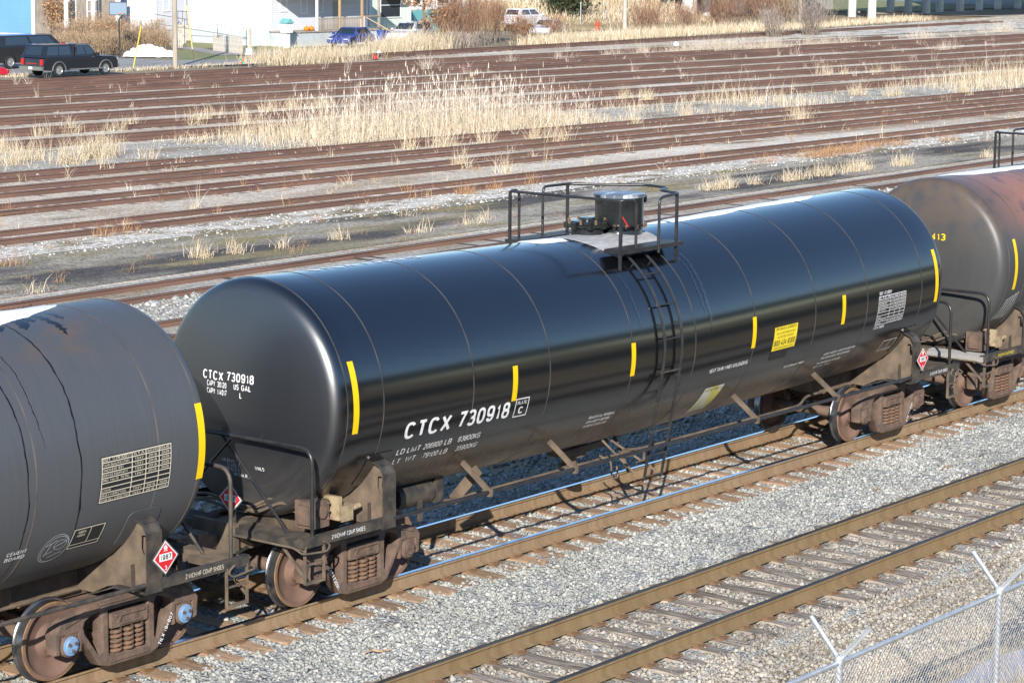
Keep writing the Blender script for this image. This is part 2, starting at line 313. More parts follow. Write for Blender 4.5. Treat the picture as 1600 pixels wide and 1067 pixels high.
def _ribbon(pts, w_, closed):
    n = len(pts); L_, R__ = [], []
    for i in range(n):
        p = Vector(pts[i]); a = Vector(pts[i-1]) if (i or closed) else None; c = Vector(pts[(i+1) % n]) if (i < n-1 or closed) else None
        d1 = (p-a).normalized() if a is not None else None; d2 = (c-p).normalized() if c is not None else None
        d1 = d1 if d1 is not None else d2; d2 = d2 if d2 is not None else d1; n1 = Vector((-d1.y, d1.x)); n2 = Vector((-d2.y, d2.x)); m_ = n1+n2
        m_ = m_/max(.35, m_.dot(n1)) if m_.length > 1e-6 else n1
        L_.append(p+m_*w_/2); R__.append(p-m_*w_/2)
    return L_, R__
_tc = {}
def text2d(body, h, weight=.15):
    k = (body, round(h, 5), weight)
    if k in _tc: return _tc[k]
    v, f = [], []; x = 0; s_ = weight*h; lay = 0
    for ch in body.upper():
        if ch not in GL: x += .34*h; continue
        w_, strokes = GL[ch]; w_ *= h
        for j, st in enumerate(strokes):
            pts = [(x+s_/2+max(.0, w_-s_)*px, s_/2+(h-s_)*py) for px, py in st]; clean = [pts[0]]
            for p in pts[1:]:
                if (Vector(p)-Vector(clean[-1])).length > .012*h: clean.append(p)
            closed = len(clean) > 3 and (Vector(clean[0])-Vector(clean[-1])).length < .03*h
            if closed: clean = clean[:-1]
            A, B = _ribbon(clean, s_, closed); b = len(v); n = len(A)
            for p, q in zip(A, B): v += [(p.x, p.y, j), (q.x, q.y, j)]
            for i in range(n if closed else n-1): i2 = (i+1) % n; f.append((b+2*i, b+2*i+1, b+2*i2+1, b+2*i2))
        x += w_+.13*h
    _tc[k] = (v, f, max(x-.13*h, .01*h)); return _tc[k]
def fit_text(body, h, width, bold=.15):
    """lettering of cap height h stretched or squeezed to a width"""
    v, f, wd = text2d(body, h, .13 if bold < .016 else .165); s_ = width/wd
    return [(x*s_, y, k) for x, y, k in v], f
class Flat:
    """collects flat print (u right, v up) by material"""
    def __init__(s): s.v, s.f, s.m = [], [], []
    def text(s, body, u, v, h, width, mi=0, bold=.012, align='l'):
        vs, fs = fit_text(body, h, width, bold)
        if align == 'c': u -= width/2
        if align == 'r': u -= width
        b = len(s.v); s.v += [(x+u, y+v, k) for x, y, k in vs]; s.f += [tuple(b+i for i in f) for f in fs]; s.m += [mi]*len(fs); return s
    def rect(s, u0, v0, u1, v1, mi=0):
        n = max(1, int(math.ceil(abs(v1-v0)/.05))); b = len(s.v)
        for i in range(n+1): s.v += [(u0, v0+(v1-v0)*i/n), (u1, v0+(v1-v0)*i/n)]
        s.f += [(b+2*i, b+2*i+1, b+2*i+3, b+2*i+2) for i in range(n)]; s.m += [mi]*n; return s
    def poly(s, pts, mi=0):
        b = len(s.v); s.v += list(pts); s.f.append(tuple(range(b, b+len(pts)))); s.m.append(mi); return s
    def line(s, a, b, wd, mi=0):
        a, b = Vector(a), Vector(b); n = (b-a).normalized(); n = Vector((-n.y, n.x))*wd/2
        k = max(1, int((b-a).length/.06))
        for i in range(k):
            p, q_ = a+(b-a)*i/k, a+(b-a)*(i+1)/k
            s.poly([tuple(p-n), tuple(q_-n), tuple(q_+n), tuple(p+n)], mi)
        return s
    def frame(s, u0, v0, u1, v1, wd, mi=0):
        return s.rect(u0, v0, u1, v0+wd, mi).rect(u0, v1-wd, u1, v1, mi).rect(u0, v0+wd, u0+wd, v1-wd, mi).rect(u1-wd, v0+wd, u1, v1-wd, mi)
    def build(s, name, mats, fn, parent, loc=None, cut=.06):
        bm = bmesh.new(); vs = [bm.verts.new((p[0], p[1], .0004*p[2] if len(p) > 2 else 0)) for p in s.v]
        for f, mi in zip(s.f, s.m):
            try: bm.faces.new([vs[i] for i in f]).material_index = mi
            except ValueError: pass
        if cut and s.v:
            lo = min(p[1] for p in s.v); hi = max(p[1] for p in s.v); y = lo+cut
            while y < hi:
                bmesh.ops.bisect_plane(bm, geom=bm.verts[:]+bm.edges[:]+bm.faces[:], plane_co=(0, y, 0), plane_no=(0, 1, 0)); y += cut
        for v in bm.verts:
            x, y, z = v.co; p0 = Vector(fn(x, y))
            if z > 1e-6: p0 += (Vector(fn(x+.001, y))-p0).cross(Vector(fn(x, y+.001))-p0).normalized()*z
            v.co = p0
        me = bpy.data.meshes.new(name); bm.to_mesh(me); bm.free()
        for m in mats: me.materials.append(m)
        return link(name, me, parent, loc)
# ------------------------------------------------------------------ the setting: ground sheets
GR = -.192
M['dirt'] = mat("dry_ground", (.30, .23, .14), .95, col2=(.20, .16, .10), scale=.5, bump=.5, bscale=9)
M['ballast'] = gravel_mat("near_ballast", [(.26, .255, .24), (.38, .38, .36), (.46, .46, .44), (.54, .52, .48), (.40, .40, .38)], 24, patch=[((.33, .29, .23), .5, .52, .75)])
M['gravel'] = gravel_mat("yard_gravel", [(.44, .37, .29), (.70, .60, .48), (.84, .74, .61), (.74, .63, .50)], 13, patch=[((.42, .32, .22), .35, .48, .66), ((.80, .71, .59), .22, .54, .66), ((.22, .165, .10), .7, .58, .70)], run=.3)
M['lane'] = gravel_mat("lane_gravel", [(.28, .25, .21), (.44, .39, .32), (.60, .54, .45), (.48, .43, .35)], 12, patch=[((.13, .12, .115), .42, .48, .58), ((.32, .27, .16), .7, .54, .66), ((.11, .10, .10), .25, .54, .64)], run=.22)
M['grey_gravel'] = gravel_mat("grey_gravel", [(.36, .33, .285), (.52, .475, .41), (.62, .57, .50), (.54, .49, .42)], 13, patch=[((.34, .27, .18), .6, .52, .66)], run=.4)
M['white_gravel'] = gravel_mat("pale_gravel", [(.36, .31, .25), (.76, .71, .63), (.88, .83, .74), (.78, .71, .61)], 9, patch=[((.30, .24, .15), .9, .52, .64), ((.20, .16, .10), 1.6, .58, .68)], run=.5)
M['asphalt'] = mat("worn_asphalt", (.26, .245, .225), .9, col2=(.34, .32, .295), scale=.5, bump=.2, bscale=20)
M['lawn'] = mat("lawn", (.18, .20, .075), .95, col2=(.27, .25, .11), scale=.8, bump=.7, bscale=12)
M['tan_hill'] = mat("tan_grass_slope", (.42, .31, .16), .95, col2=(.28, .20, .11), scale=.35, bump=.8, bscale=6)
M['ditch_shadow'] = mat("painted_ditch_shadow", (.035, .033, .035), .45, col2=(.10, .08, .06), scale=2.5, lo=.5, hi=.7, bump=.4, bscale=12)
M['shaded_snow'] = mat("shaded_snow_patch", (.42, .43, .55), .35, col2=(.30, .31, .42), scale=3)

def sheet(name, poly, z, m, kind='structure', label=None, cat=None, edge=.0):
    b = MB()
    n = len(poly); b.add([(x, y, z) for x, y in poly], [tuple(range(n))])
    if edge: b.add([(x, y, z) for x, y in poly]+[(x, y, z-edge) for x, y in poly], [(i, (i+1) % n, n+(i+1) % n, n+i) for i in range(n)])
    o = b.build(name, m, ang=None); tag(o, label, cat, kind=kind)
    for p in o.data.polygons:
        if p.index == 0 and p.normal.z < 0: o.data.flip_normals()
    return o
# ground: one sheet to the horizon, dipping to a ditch in front of the near track
prof = [(-900, -.55), (-9.6, -.55), (-8.7, -.60), (-7.0, -.60), (-6.3, -.42), (-5.9, -.32), (1500, -.30)]
b = MB()
for (ya, za), (yb, zb) in zip(prof, prof[1:]): b.quad((-900, ya, za), (1500, ya, za), (1500, yb, zb), (-900, yb, zb))
tag(b.build("ground", M['dirt'], ang=None), kind='structure')
def patchy(name, x0, x1, y0, y1, z, m, step, amp, kind='structure', fn=None):
    nx, ny = int((x1-x0)/step)+1, int((y1-y0)/step)+1
    X, Y = np.meshgrid(np.linspace(x0, x1, nx), np.linspace(y0, y1, ny)); Z = z+amp*rng.standard_normal(X.shape)
    if fn is not None: Z = Z+fn(X, Y)
    v = np.stack([X, Y, Z], -1).reshape(-1, 3); i = np.arange(nx*ny).reshape(ny, nx)
    f = np.stack([i[:-1, :-1], i[:-1, 1:], i[1:, 1:], i[1:, :-1]], -1).reshape(-1, 4)
    me = bpy.data.meshes.new(name); me.from_pydata(v.tolist(), [], f.tolist()); me.materials.append(m); me.shade_smooth()
    return tag(link(name, me), kind=kind)
def bed(X, Y):     # near ballast: flat under each track, a trough between, a shoulder to the ditch
    d = np.minimum(np.abs(Y), np.abs(Y+4.42)); t = np.clip((d-1.25)/.9, 0, 1)*-.06
    s_ = np.where(Y < -5.75, (Y+5.75)*.42, 0); e = np.where(Y > 2.2, (2.2-Y)*.2, 0)
    return t+s_+e
patchy("ballast_bed", -45, 70, -6.9, 4.2, -.238, M['ballast'], .22, .012, fn=bed)
sheet("yard_gravel", [(-30, 12.5), (160, 12.5), (160, 45), (-30, 56)], GR+.022, M['gravel'])
sheet("far_yard_gravel", [(-30, 55.95), (159.9, 44.95), (420, 30), (420, 98), (210, 103), (118, 93), (88, 88.6), (40, 88.8), (-30, 88)], GR-.016, M['gravel'])
sheet("access_lane", [(-10, 23.0), (120, 24.5), (120, 28.6), (70, 28.9), (-10, 28.6)], GR+.034, M['lane'])
sheet("grey_gravel_strip", [(-12, 14.0), (90, 15.5), (90, 23.9), (48, 23.2), (-12, 22.7)], GR+.038, M['grey_gravel'])
sheet("pale_gravel_strip", [(0, 28.7), (130, 28.3), (130, 30.1), (0, 30.5)], GR+.040, M['white_gravel'])
sheet("middle_gravel_strip", [(20, 46.2), (150, 42.5), (150, 47.0), (20, 53.2)], GR+.036, M['grey_gravel'])
sheet("far_gravel_lot", [(150, 90), (420, 78), (420, 108), (236, 108), (205, 104.6), (170, 99.4)], GR+.034, M['white_gravel'])
# unseen ridge behind the camera, added to darken the low sky the tank mirrors
M['added_ridge'] = mat("unseen_ridge", (.085, .07, .05), .95, col2=(.13, .105, .08), scale=.05, bump=.6, bscale=.3)
b = MB(); nr = 60
for i in range(nr+1):
    a = math.radians(150+180*i/nr+0); d = 170+12*math.sin(i*.7)
    for j, (dd, hh) in enumerate(((0, 0), (18, 16), (45, 30), (90, 36))): b.v.append((CAM.x+math.cos(a)*(d+dd), CAM.y+math.sin(a)*(d+dd), -.5+hh*(1+.13*math.sin(i*1.3+j)+random.uniform(-.06, .06))))
for i in range(nr):
    for j in range(3): k = i*4+j; b.f.append((k, k+4, k+5, k+1)); b.m.append(0)
tag(b.build("unseen_ridge", M['added_ridge'], ang=60), kind='structure')
# unseen road bridge deck under the camera, added to shade ground the tank mirrors
b = MB(); b.box((-40, -27.6, 6.1), (260, 13.0, 1.0)); b.box((-40, -27.6, 5.2), (260, 9.0, .9))
for i in range(9): b.cyl((-150+26*i, -28.5, -.6), (-150+26*i, -28.5, 5.0), .8, 16)
tag(b.build("unseen_bridge_deck", mat("unseen_bridge_deck_concrete", (.34, .33, .31), .9, col2=(.27, .26, .24), scale=.6), ang=40), kind='structure')
# ditch by the fence: shadow and shaded snow painted as dark and lavender patches
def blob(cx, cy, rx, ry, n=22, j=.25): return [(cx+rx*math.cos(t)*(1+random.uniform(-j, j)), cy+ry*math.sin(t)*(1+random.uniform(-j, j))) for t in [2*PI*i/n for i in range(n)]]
for k, (cx, cy, rx, ry, z, mm, nm) in enumerate([(.8, -7.5, 3.0, .55, -.588, 'ditch_shadow', "shadow_patch"), (-3.4, -7.36, 1.6, .26, -.592, 'ditch_shadow', "shadow_patch"), (-3.0, -8.05, 2.0, .34, -.584, 'shaded_snow', "shaded_snow_patch")]):
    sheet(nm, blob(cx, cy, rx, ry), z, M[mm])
# ------------------------------------------------------------------ tracks
RP = [(.030, 0), (.0375, -.009), (.0375, -.036), (.0095, -.052), (.0095, -.150), (.076, -.168), (.076, -.186)]
RP = [(-y, z) for y, z in RP]+[(y, z) for y, z in reversed(RP)]
def rail_mesh(x0, y0, x1, y1, mats, lift=0, seg=1):
    b = MB(); n = len(RP)
    for i in range(seg):
        xa, xb = x0+(x1-x0)*i/seg, x0+(x1-x0)*(i+1)/seg-(.012 if seg > 1 else 0); ya, yb = y0+(y1-y0)*i/seg, y0+(y1-y0)*(i+1)/seg
        vs = [(xa, ya+p, z+lift) for p, z in RP]+[(xb, yb+p, z+lift) for p, z in RP]; o = len(b.v); b.v += vs
        for k in range(n):
            k2 = (k+1) % n; top = k == n-1 or k2 == n or (RP[k][1] > -.02 and RP[k2][1] > -.02)
            b.f.append((o+k, o+k2, o+n+k2, o+n+k)); b.m.append(1 if top else 0)
        b.f += [tuple(o+k for k in range(n)), tuple(o+n+k for k in reversed(range(n)))]; b.m += [0, 0]
    return b.mesh("rail", mats, 25)
def tie_mesh(seed, m, L=2.6, W=.25, H=.18):
    r = random.Random(seed); b = MB(); ny, nx = 9, 3; vs = []; 
    for side in (0, 1):
        for j in range(ny+1):
            for i in range(nx+1):
                e = 1 if j in (0, ny) else 0
                y = -L/2+L*j/ny+r.uniform(-.05, .05)*(1 if e else .3); x = (-W/2+W*i/nx)*(1+r.uniform(-.06, .06))
                z = (-H if side == 0 else 0)+(r.uniform(-.018, .004) if side else 0)-(.02*r.random() if e and side else 0)
                vs.append((x, y, z))
    N = (ny+1)*(nx+1); idx = lambda s_, j, i: s_*N+j*(nx+1)+i; fs = []
    for j in range(ny):
        for i in range(nx): fs.append((idx(1, j, i), idx(1, j, i+1), idx(1, j+1, i+1), idx(1, j+1, i)))
        for i in (0, nx): fs.append((idx(0, j, i), idx(0, j+1, i), idx(1, j+1, i), idx(1, j, i)))
    for j in (0, ny):
        for i in range(nx): fs.append((idx(0, j, i), idx(0, j, i+1), idx(1, j, i+1), idx(1, j, i)))
    b.add(vs, fs); return b.mesh("tie", m, 30)
pb = MB(); pb.box((0, 0, .008), (.19, .34, .016))
for sx in (-.065, .065):
    for sy in (-.095, .095): pb.box((sx, sy, .026), (.022, .03, .024))
PLATE = pb.mesh("tie_plate", M['plate'], None)
def near_track(label, yc, x0, x1, web, top, tmat, spacing, lift=0):
    t = empty("railroad_track", (0, yc, 0), label, "railroad track")
    ties = [tie_mesh(k, tmat) for k in range(7)]
    for s in (-1, 1): link("rail", rail_mesh(x0, s*.755, x1, s*.755, [web, top], lift), t)
    x = x0+.2; k = 0; t['tie_x'] = 0; xs = []
    while x < x1:
        o = link("tie", ties[random.randrange(7)], t, (x+random.uniform(-.03, .03), random.uniform(-.05, .05), -.198+random.uniform(-.012, .006))); xs.append(o.location.x)
        o.rotation_euler = (random.uniform(-.006, .006), random.uniform(-.04, .04), random.uniform(-.045, .045)+(PI if random.random() < .5 else 0))
        for s in (-1, 1):
            p_ = link("tie_plate", PLATE, o); p_.matrix_parent_inverse = o.matrix_basis.inverted(); p_.location = (o.location.x, s*.755, -.203)
        x += spacing; k += 1
    del t['tie_x']; return np.array(xs)
TX0 = near_track("track with blue shining rails under the tank cars", 0, -17, 24, M['rail_web'], M['rail_top'], M['tie'], .5)
TX1 = near_track("empty track with brown rails and bleached ties nearest the fence", -4.42, -13, 22, M['rail_web_gold'], M['rail_top_dark'], M['tie_grey'], .53)

# ------------------------------------------------------------------ ballast stones (too many to count)
def stones_mesh(name, pts, sz, tone, m):
    n = len(pts)
    cube = np.array([[i, j, k] for k in (-1, 1) for j in (-1, 1) for i in (-1, 1)], float)*.5
    fc = np.array([(0, 2, 3, 1), (4, 5, 7, 6), (0, 1, 5, 4), (2, 6, 7, 3), (0, 4, 6, 2), (1, 3, 7, 5)])
    V = cube[None]*(1+rng.uniform(-.45, .3, (n, 8, 3)))*(sz[:, None, None]*rng.uniform(.65, 1.25, (n, 1, 3)))
    a = rng.normal(size=(n, 4)); a /= np.linalg.norm(a, axis=1)[:, None]; w_, x, y, z = a.T
    Rm = np.stack([1-2*(y*y+z*z), 2*(x*y-z*w_), 2*(x*z+y*w_), 2*(x*y+z*w_), 1-2*(x*x+z*z), 2*(y*z-x*w_), 2*(x*z-y*w_), 2*(y*z+x*w_), 1-2*(x*x+y*y)], -1).reshape(n, 3, 3)
    V = np.einsum('nij,nkj->nki', Rm, V)+pts[:, None]
    Fc = fc[None]+8*np.arange(n)[:, None, None]
    me = bpy.data.meshes.new(name); me.vertices.add(n*8); me.vertices.foreach_set('co', V.reshape(-1).astype(np.float32))
    me.loops.add(n*24); me.loops.foreach_set('vertex_index', Fc.reshape(-1).astype(np.int32))
    me.polygons.add(n*6); me.polygons.foreach_set('loop_start', (np.arange(n*6)*4).astype(np.int32)); me.polygons.foreach_set('loop_total', np.full(n*6, 4, np.int32))
    at = me.attributes.new('tone', 'FLOAT', 'POINT'); at.data.foreach_set('value', np.repeat(tone, 8).astype(np.float32))
    me.update(calc_edges=True); me.materials.append(m); return me
def stone_mat(name, cols):
    m = bpy.data.materials.new(name); m.use_nodes = True; nt = m.node_tree; p = P(m); L = nt.links.new
    p.inputs['Roughness'].default_value = .9; p.inputs['Specular IOR Level'].default_value = .25
    a = nod(nt, "ShaderNodeAttribute", attribute_name='tone'); r = nod(nt, "ShaderNodeValToRGB"); els = r.color_ramp.elements
    for i, (t, c) in enumerate(cols):
        e = els[i] if i < 2 else els.new(.5)
        e.position = t; e.color = (*c, 1)
    tc = nod(nt, "ShaderNodeTexCoord"); n = nod(nt, "ShaderNodeTexNoise"); n.inputs['Scale'].default_value = 45; L(tc.outputs['Object'], n.inputs['Vector'])
    n2 = nod(nt, "ShaderNodeTexNoise"); n2.inputs['Scale'].default_value = .45; n2.inputs['Detail'].default_value = 3; L(tc.outputs['Object'], n2.inputs['Vector'])
    ad = nod(nt, "ShaderNodeMath", operation='MULTIPLY_ADD'); L(n.outputs[0], ad.inputs[0]); ad.inputs[1].default_value = .18; L(a.outputs['Fac'], ad.inputs[2]); 
    ad2 = nod(nt, "ShaderNodeMath", operation='SUBTRACT'); L(ad.outputs[0], ad2.inputs[0]); ad2.inputs[1].default_value = .09
    L(ad2.outputs[0], r.inputs[0])
    mr = nod(nt, "ShaderNodeMapRange"); mr.inputs[1].default_value = .35; mr.inputs[2].default_value = .65; mr.inputs[3].default_value = .84; mr.inputs[4].default_value = 1.1; L(n2.outputs[0], mr.inputs[0])
    s_ = nod(nt, "ShaderNodeVectorMath", operation='SCALE'); L(r.outputs[0], s_.inputs[0]); L(mr.outputs[0], s_.inputs['Scale']); L(s_.outputs[0], p.inputs['Base Color']); return m
M['stone'] = stone_mat("crushed_stone", [(0, (.17, .165, .15)), (.2, (.28, .28, .26)), (.5, (.35, .355, .33)), (.8, (.41, .40, .37)), (.9, (.40, .33, .25)), (1, (.60, .57, .52))])
M['stone_brown'] = stone_mat("dusty_crushed_stone", [(0, (.13, .11, .095)), (.25, (.235, .21, .175)), (.55, (.30, .275, .235)), (.8, (.37, .325, .265)), (1, (.56, .51, .43))])
def in_view(p, mx=160):
    d = p-np.array(CAM); z = d@np.array(F_); u = 800+FPX*(d@np.array(R2))/z; v = 533.5-FPX*(d@np.array(U2))/z
    return (u > -mx) & (u < 1600+mx) & (v > -mx) & (v < 1067+mx)
def scatter(name, x0, x1, y0, y1, dens, size, m, zf, label, keep=None):
    n = int((x1-x0)*(y1-y0)*dens); p = np.stack([rng.uniform(x0, x1, n), rng.uniform(y0, y1, n), np.zeros(n)], -1)
    p[:, 2] = zf(p[:, 0], p[:, 1]); p = p[in_view(p, 60)]
    if keep is not None: p = p[keep(p)]
    n = len(p); s_ = rng.lognormal(math.log(size), .38, n).clip(size*.45, size*2.1); p[:, 2] += rng.uniform(-.35, .25, n)*s_
    o = link(name, stones_mesh(name, p, s_, rng.beta(3.6, 3.6, n), m)); return tag(o, label, "ballast", kind='stuff')
def off_ties(p, xs, yc, keep):
    k = np.searchsorted(xs, p[:, 0]).clip(1, len(xs)-1); d = np.minimum(np.abs(p[:, 0]-xs[k-1]), np.abs(p[:, 0]-xs[k])); y = np.abs(p[:, 1]-yc)
    cov = np.abs(np.sin(xs[k]*37.7))**3*.6+keep; on = (d < .12) & (y < 1.28); return (~on | (rng.random(len(p)) < cov)) & (np.abs(y-.755) > .09)
ztop = lambda X, Y: np.maximum(-.240+bed(X, Y), np.interp(Y, [q_[0] for q_ in prof], [q_[1] for q_ in prof])+.005)
scatter("ballast_stones", -16, 22, -3.1, 3.0, 950, .0285, M['stone'], ztop, "pale grey crushed stone ballast around the tank train's track", keep=lambda p: off_ties(p, TX0, 0, .10) & ((p[:, 1] < 1.4) | (rng.random(len(p)) < .45)))
scatter("dusty_ballast_stones", -10, 22, -7.5, -3.1, 900, .029, M['stone_brown'], ztop, "brownish crushed stone ballast around the empty near track", keep=lambda p: off_ties(p, TX1, -4.42, .13) & (rng.random(len(p)) < np.interp(p[:, 1], [-7.5, -6.4], [.12, 1])))

jb = MB(); jb.box((0, -.042, -.1), (.9, .03, .085))
for i in range(6): jb.cyl((-.36+.144*i, -.075, -.1), (-.36+.144*i, -.055, -.1), .02, 6)
JBAR = jb.mesh("joint_bar", M['rail_rust'], None)
def sparse(name, label, x0, x1, yf, n, size, m):
    p = np.stack([rng.uniform(x0, x1, n), np.zeros(n), np.full(n, GR+.035)], -1); p[:, 1] = yf(p[:, 0], rng.random(n)); p[p[:, 1] < 12, 2] = -.295; s_ = rng.lognormal(math.log(size), .35, n)
    return tag(link(name, stones_mesh(name, p, s_, rng.beta(2, 2, n), m)), label, "gravel", kind='stuff')
M['stone_white'] = stone_mat("pale_limestone", [(0, (.20, .165, .12)), (.3, (.38, .34, .28)), (.55, (.52, .49, .43)), (.85, (.62, .58, .52)), (1, (.72, .70, .65))])
sparse("pale_limestone", "pale loose limestone on the shoulder beyond the dark access lane", 4, 90, lambda x, t: 28.2+2.5*t-.006*x, 3500, .042, M['stone_white'])
sparse("shaded_stones", "loose ballast in the shade behind the tank cars", -10, 16, lambda x, t: 3.0+8*t, 11000, .05, M['stone'])
sparse("grey_stones", "grey loose gravel in the strip around the tall reeds", 24, 130, lambda x, t: 46.2-.036*x+(7.6-.01*x)*t, 5000, .042, M['stone'])
sparse("grey_stones", "grey loose ballast beside the track in front of the access lane", 2, 70, lambda x, t: 17.6+2.6*t+.01*x, 9000, .055, M['stone'])
TR = [  # label words, slope, offset, x from, x to, joints
    ("rusty yard track half hidden directly behind the tank cars", .0, 16.5, 2, 60),
    ("rusty yard track in front of the dark access lane", .011, 20.92, -4, 75),
    ("rusty yard track just beyond the dark access lane, weeds on its near side", -.008, 31.85, 2, 105),
    ("rusty yard track second beyond the dark access lane", -.017, 37.43, 8, 115),
    ("rusty yard track third beyond the dark access lane", -.030, 41.76, 10, 125),
    ("rusty yard track running along the near edge of the tall reeds", -.036, 45.72, 12, 135),
    ("rusty yard track running along the far edge of the tall reeds", -.056, 56.75, 22, 150),
    ("rusty yard track second behind the tall reeds", -.050, 61.45, 24, 165),
    ("rusty yard track third behind the tall reeds", -.049, 66.64, 28, 180),
    ("rusty yard track fourth behind the tall reeds", -.047, 71.5, 30, 190),
    ("rusty yard track fifth behind the tall reeds", -.045, 76.2, 34, 205),
    ("rusty yard track sixth behind the tall reeds", -.032, 80.2, 38, 230),
    ("rusty yard track third from the street edge", -.030, 84.3, 40, 215),
    ("rusty yard track second from the street edge", -.012, 87.0, 44, 160),
    ("rusty outermost track bending along the straw verge by the hydrant", .046, 88.6, 96, 205),
]
M['tie_far'] = mat("rusty_stained_tie", (.30, .23, .19), .95, col2=(.19, .14, .12), scale=3)
for i, (lab, a, b0, x0, x1) in enumerate(TR):
    t = empty("railroad_track", (0, 0, 0), lab, "railroad track", "rusty yard tracks behind the train")
    for s in (1, -1):
        ra = link("rail", rail_mesh(x0, a*x0+b0+s*.755, x1, a*x1+b0+s*.755, [M['rail_rust'], M['rail_rust_top']], .0, int((x1-x0)/11.9)+1), t)
        if i < 6:
            n = int((x1-x0)/11.9)+1; L_ = (x1-x0)/n
            for k in range(1, n):
                if i == 0 and s < 0: continue
                xx = x0+L_*k; j = link("joint_bar", JBAR, ra); j.location = (xx, a*xx+b0+s*.755, 0)
    tb = MB(); x = x0
    while x < x1:
        yy = a*x+b0; sk = random.uniform(-.06, .06); zt = (-.163 if i < 6 else -.198)+random.uniform(-.045, .018)
        tb.box((x+random.uniform(-.05, .05), yy+sk, zt-.085), (.23, 2.6+random.uniform(-.15, .1), .17)); x += .55
    tag(tb.build("ties", M['tie_far'] if i > 1 else M['tie_dark'], t, ang=None, fix=False), kind='stuff')
# ------------------------------------------------------------------ tank cars
RT = 1.519; HL = 7.557
def zc(x): return 2.452+.0137*abs(x)
def cyl_fn(off=.004):
    def fn(u, v):
        t = v/RT; r = RT+off; return (u, -r*math.cos(t), zc(u)+r*math.sin(t))
    return fn
D2R = PI/180
def tank_mesh(m):
    b = MB(); n = 96; rings = []
    k, pk = .2, 75*D2R; rs = RT-k*(1-math.cos(pk)); ds = rs/math.sin(PI/2-pk)
    head = []
    for i in range(1, 9): ph = pk*i/8; head.append((k*math.sin(ph), RT-k*(1-math.cos(ph))))
    x_k = head[-1][0]; a0 = PI/2-pk
    for i in range(1, 13):
        a = a0*(1-i/12.5); head.append((x_k+ds*(math.cos(a)-math.cos(a0)), ds*math.sin(a)))
    for d, r in reversed(head): rings.append((-HL-d, r))
    for i in range(41): rings.append((-HL+2*HL*i/40, RT))
    for d, r in head: rings.append((HL+d, r))
    vs = []
    for x, r in rings:
        z = zc(max(-HL, min(HL, x))); vs += [(x, r*math.cos(2*PI*j/n), z+r*math.sin(2*PI*j/n)) for j in range(n)]
    N = len(rings); fs = [(i*n+j, i*n+(j+1) % n, (i+1)*n+(j+1) % n, (i+1)*n+j) for i in range(N-1) for j in range(n)]
    fs += [tuple(range(n)), tuple((N-1)*n+j for j in range(n))]
    b.add(vs, fs); return b.mesh("tank", m, 60)
HEADX = HL+.373
def headx(r):
    k, pk = .2, 75*D2R; rs = RT-k*(1-math.cos(pk)); a0 = PI/2-pk; ds = rs/math.sin(a0); x_k = k*math.sin(pk)
    a = math.asin(min(1, r/ds)); return HL+x_k+ds*(math.cos(a)-math.cos(a0))
def head_fn(e, off=.004):
    def fn(u, v):      # print on the head; u to the viewer's right
        y = u if e > 0 else -u; r = math.hypot(y, v-zc(HL)); return (e*(headx(r)+off), y, v)
    return fn
def seam_mesh(m, wd=.016, off=.0035):
    b = MB(); n = 96
    for x, r in ((-wd/2, RT+.0005), (-wd/2, RT+off), (wd/2, RT+off), (wd/2, RT+.0005)): b.v += [(x, r*math.cos(2*PI*j/n), r*math.sin(2*PI*j/n)) for j in range(n)]
    for i in range(3):
        for j in range(n): b.f.append((i*n+j, i*n+(j+1) % n, (i+1)*n+(j+1) % n, (i+1)*n+j)); b.m.append(0)
    return b.mesh("jacket_seam", m, 30)
# --- truck pieces
SF_H = [(.46, .88), (.80, .80), (1.03, .73), (1.12, .62), (1.10, .38), (1.035, .37), (1.03, .58), (.755, .58), (.752, .36), (.715, .35), (.70, .44), (.66, .42), (.46, .13), (.32, .085)]
SF_OUT = SF_H+[(-x, z) for x, z in reversed(SF_H)]
def wins(s): return [(s*.41, .29), (s*.41, .68), (s*.44, .755), (s*.56, .735), (s*.66, .68), (s*.685, .62), (s*.66, .54), (s*.46, .25)]
SF_HOLES = [[(-.305, .225), (.305, .225), (.305, .74), (-.305, .74)], wins(1), wins(-1)]
SIDE_FRAME = plate_mesh("side_frame", SF_OUT, SF_HOLES, .17, .022, [M['cast']])
RIBS = []       # ribs cast on the frame's outer face
for pa, pb_, w_ in (((.98, .70), (.47, .835), .055), ((-.98, .70), (-.47, .835), .055), ((-.30, .16), (.30, .16), .05), ((-.45, .845), (.45, .845), .04)): RIBS.append(MB().bar((pa[0], -.089, pa[1]), (pb_[0], -.089, pb_[1]), w_, .028, up=(0, 1, 0)).mesh("rib", M['cast'], 30))
def wheel_mesh(sgn):
    pr = [(-.015, .0), (-.015, .13), (.03, .15), (.045, .36), (.002, .395), (0, .482), (.012, .489), (.026, .481), (.036, .462), (.131, .454), (.139, .447), (.139, .436), (.138, .404), (.118, .392), (.072, .33), (.062, .2), (.10, .14), (.155, .125), (.155, .0)]
    mi = [0, 0, 0, 0, 2, 2, 2, 2, 2, 1, 1, 0, 0, 0, 0, 0, 0, 0]
    b = MB(); b.lathe([(sgn*(.68+a), r) for a, r in pr], n=48, mis=mi)
    return b.mesh("wheel", [M['wheel_face'], M['wheel_rim'], M['tread']], 35)
WHEEL = {s: wheel_mesh(s) for s in (-1, 1)}
ab = MB(); ab.lathe([(-1.0, .08), (-.72, .08), (-.66, .115), (-.3, .085), (.3, .085), (.66, .115), (.72, .08), (1.0, .08)], n=16); AXLE = ab.mesh("axle", M['cast'], 40)
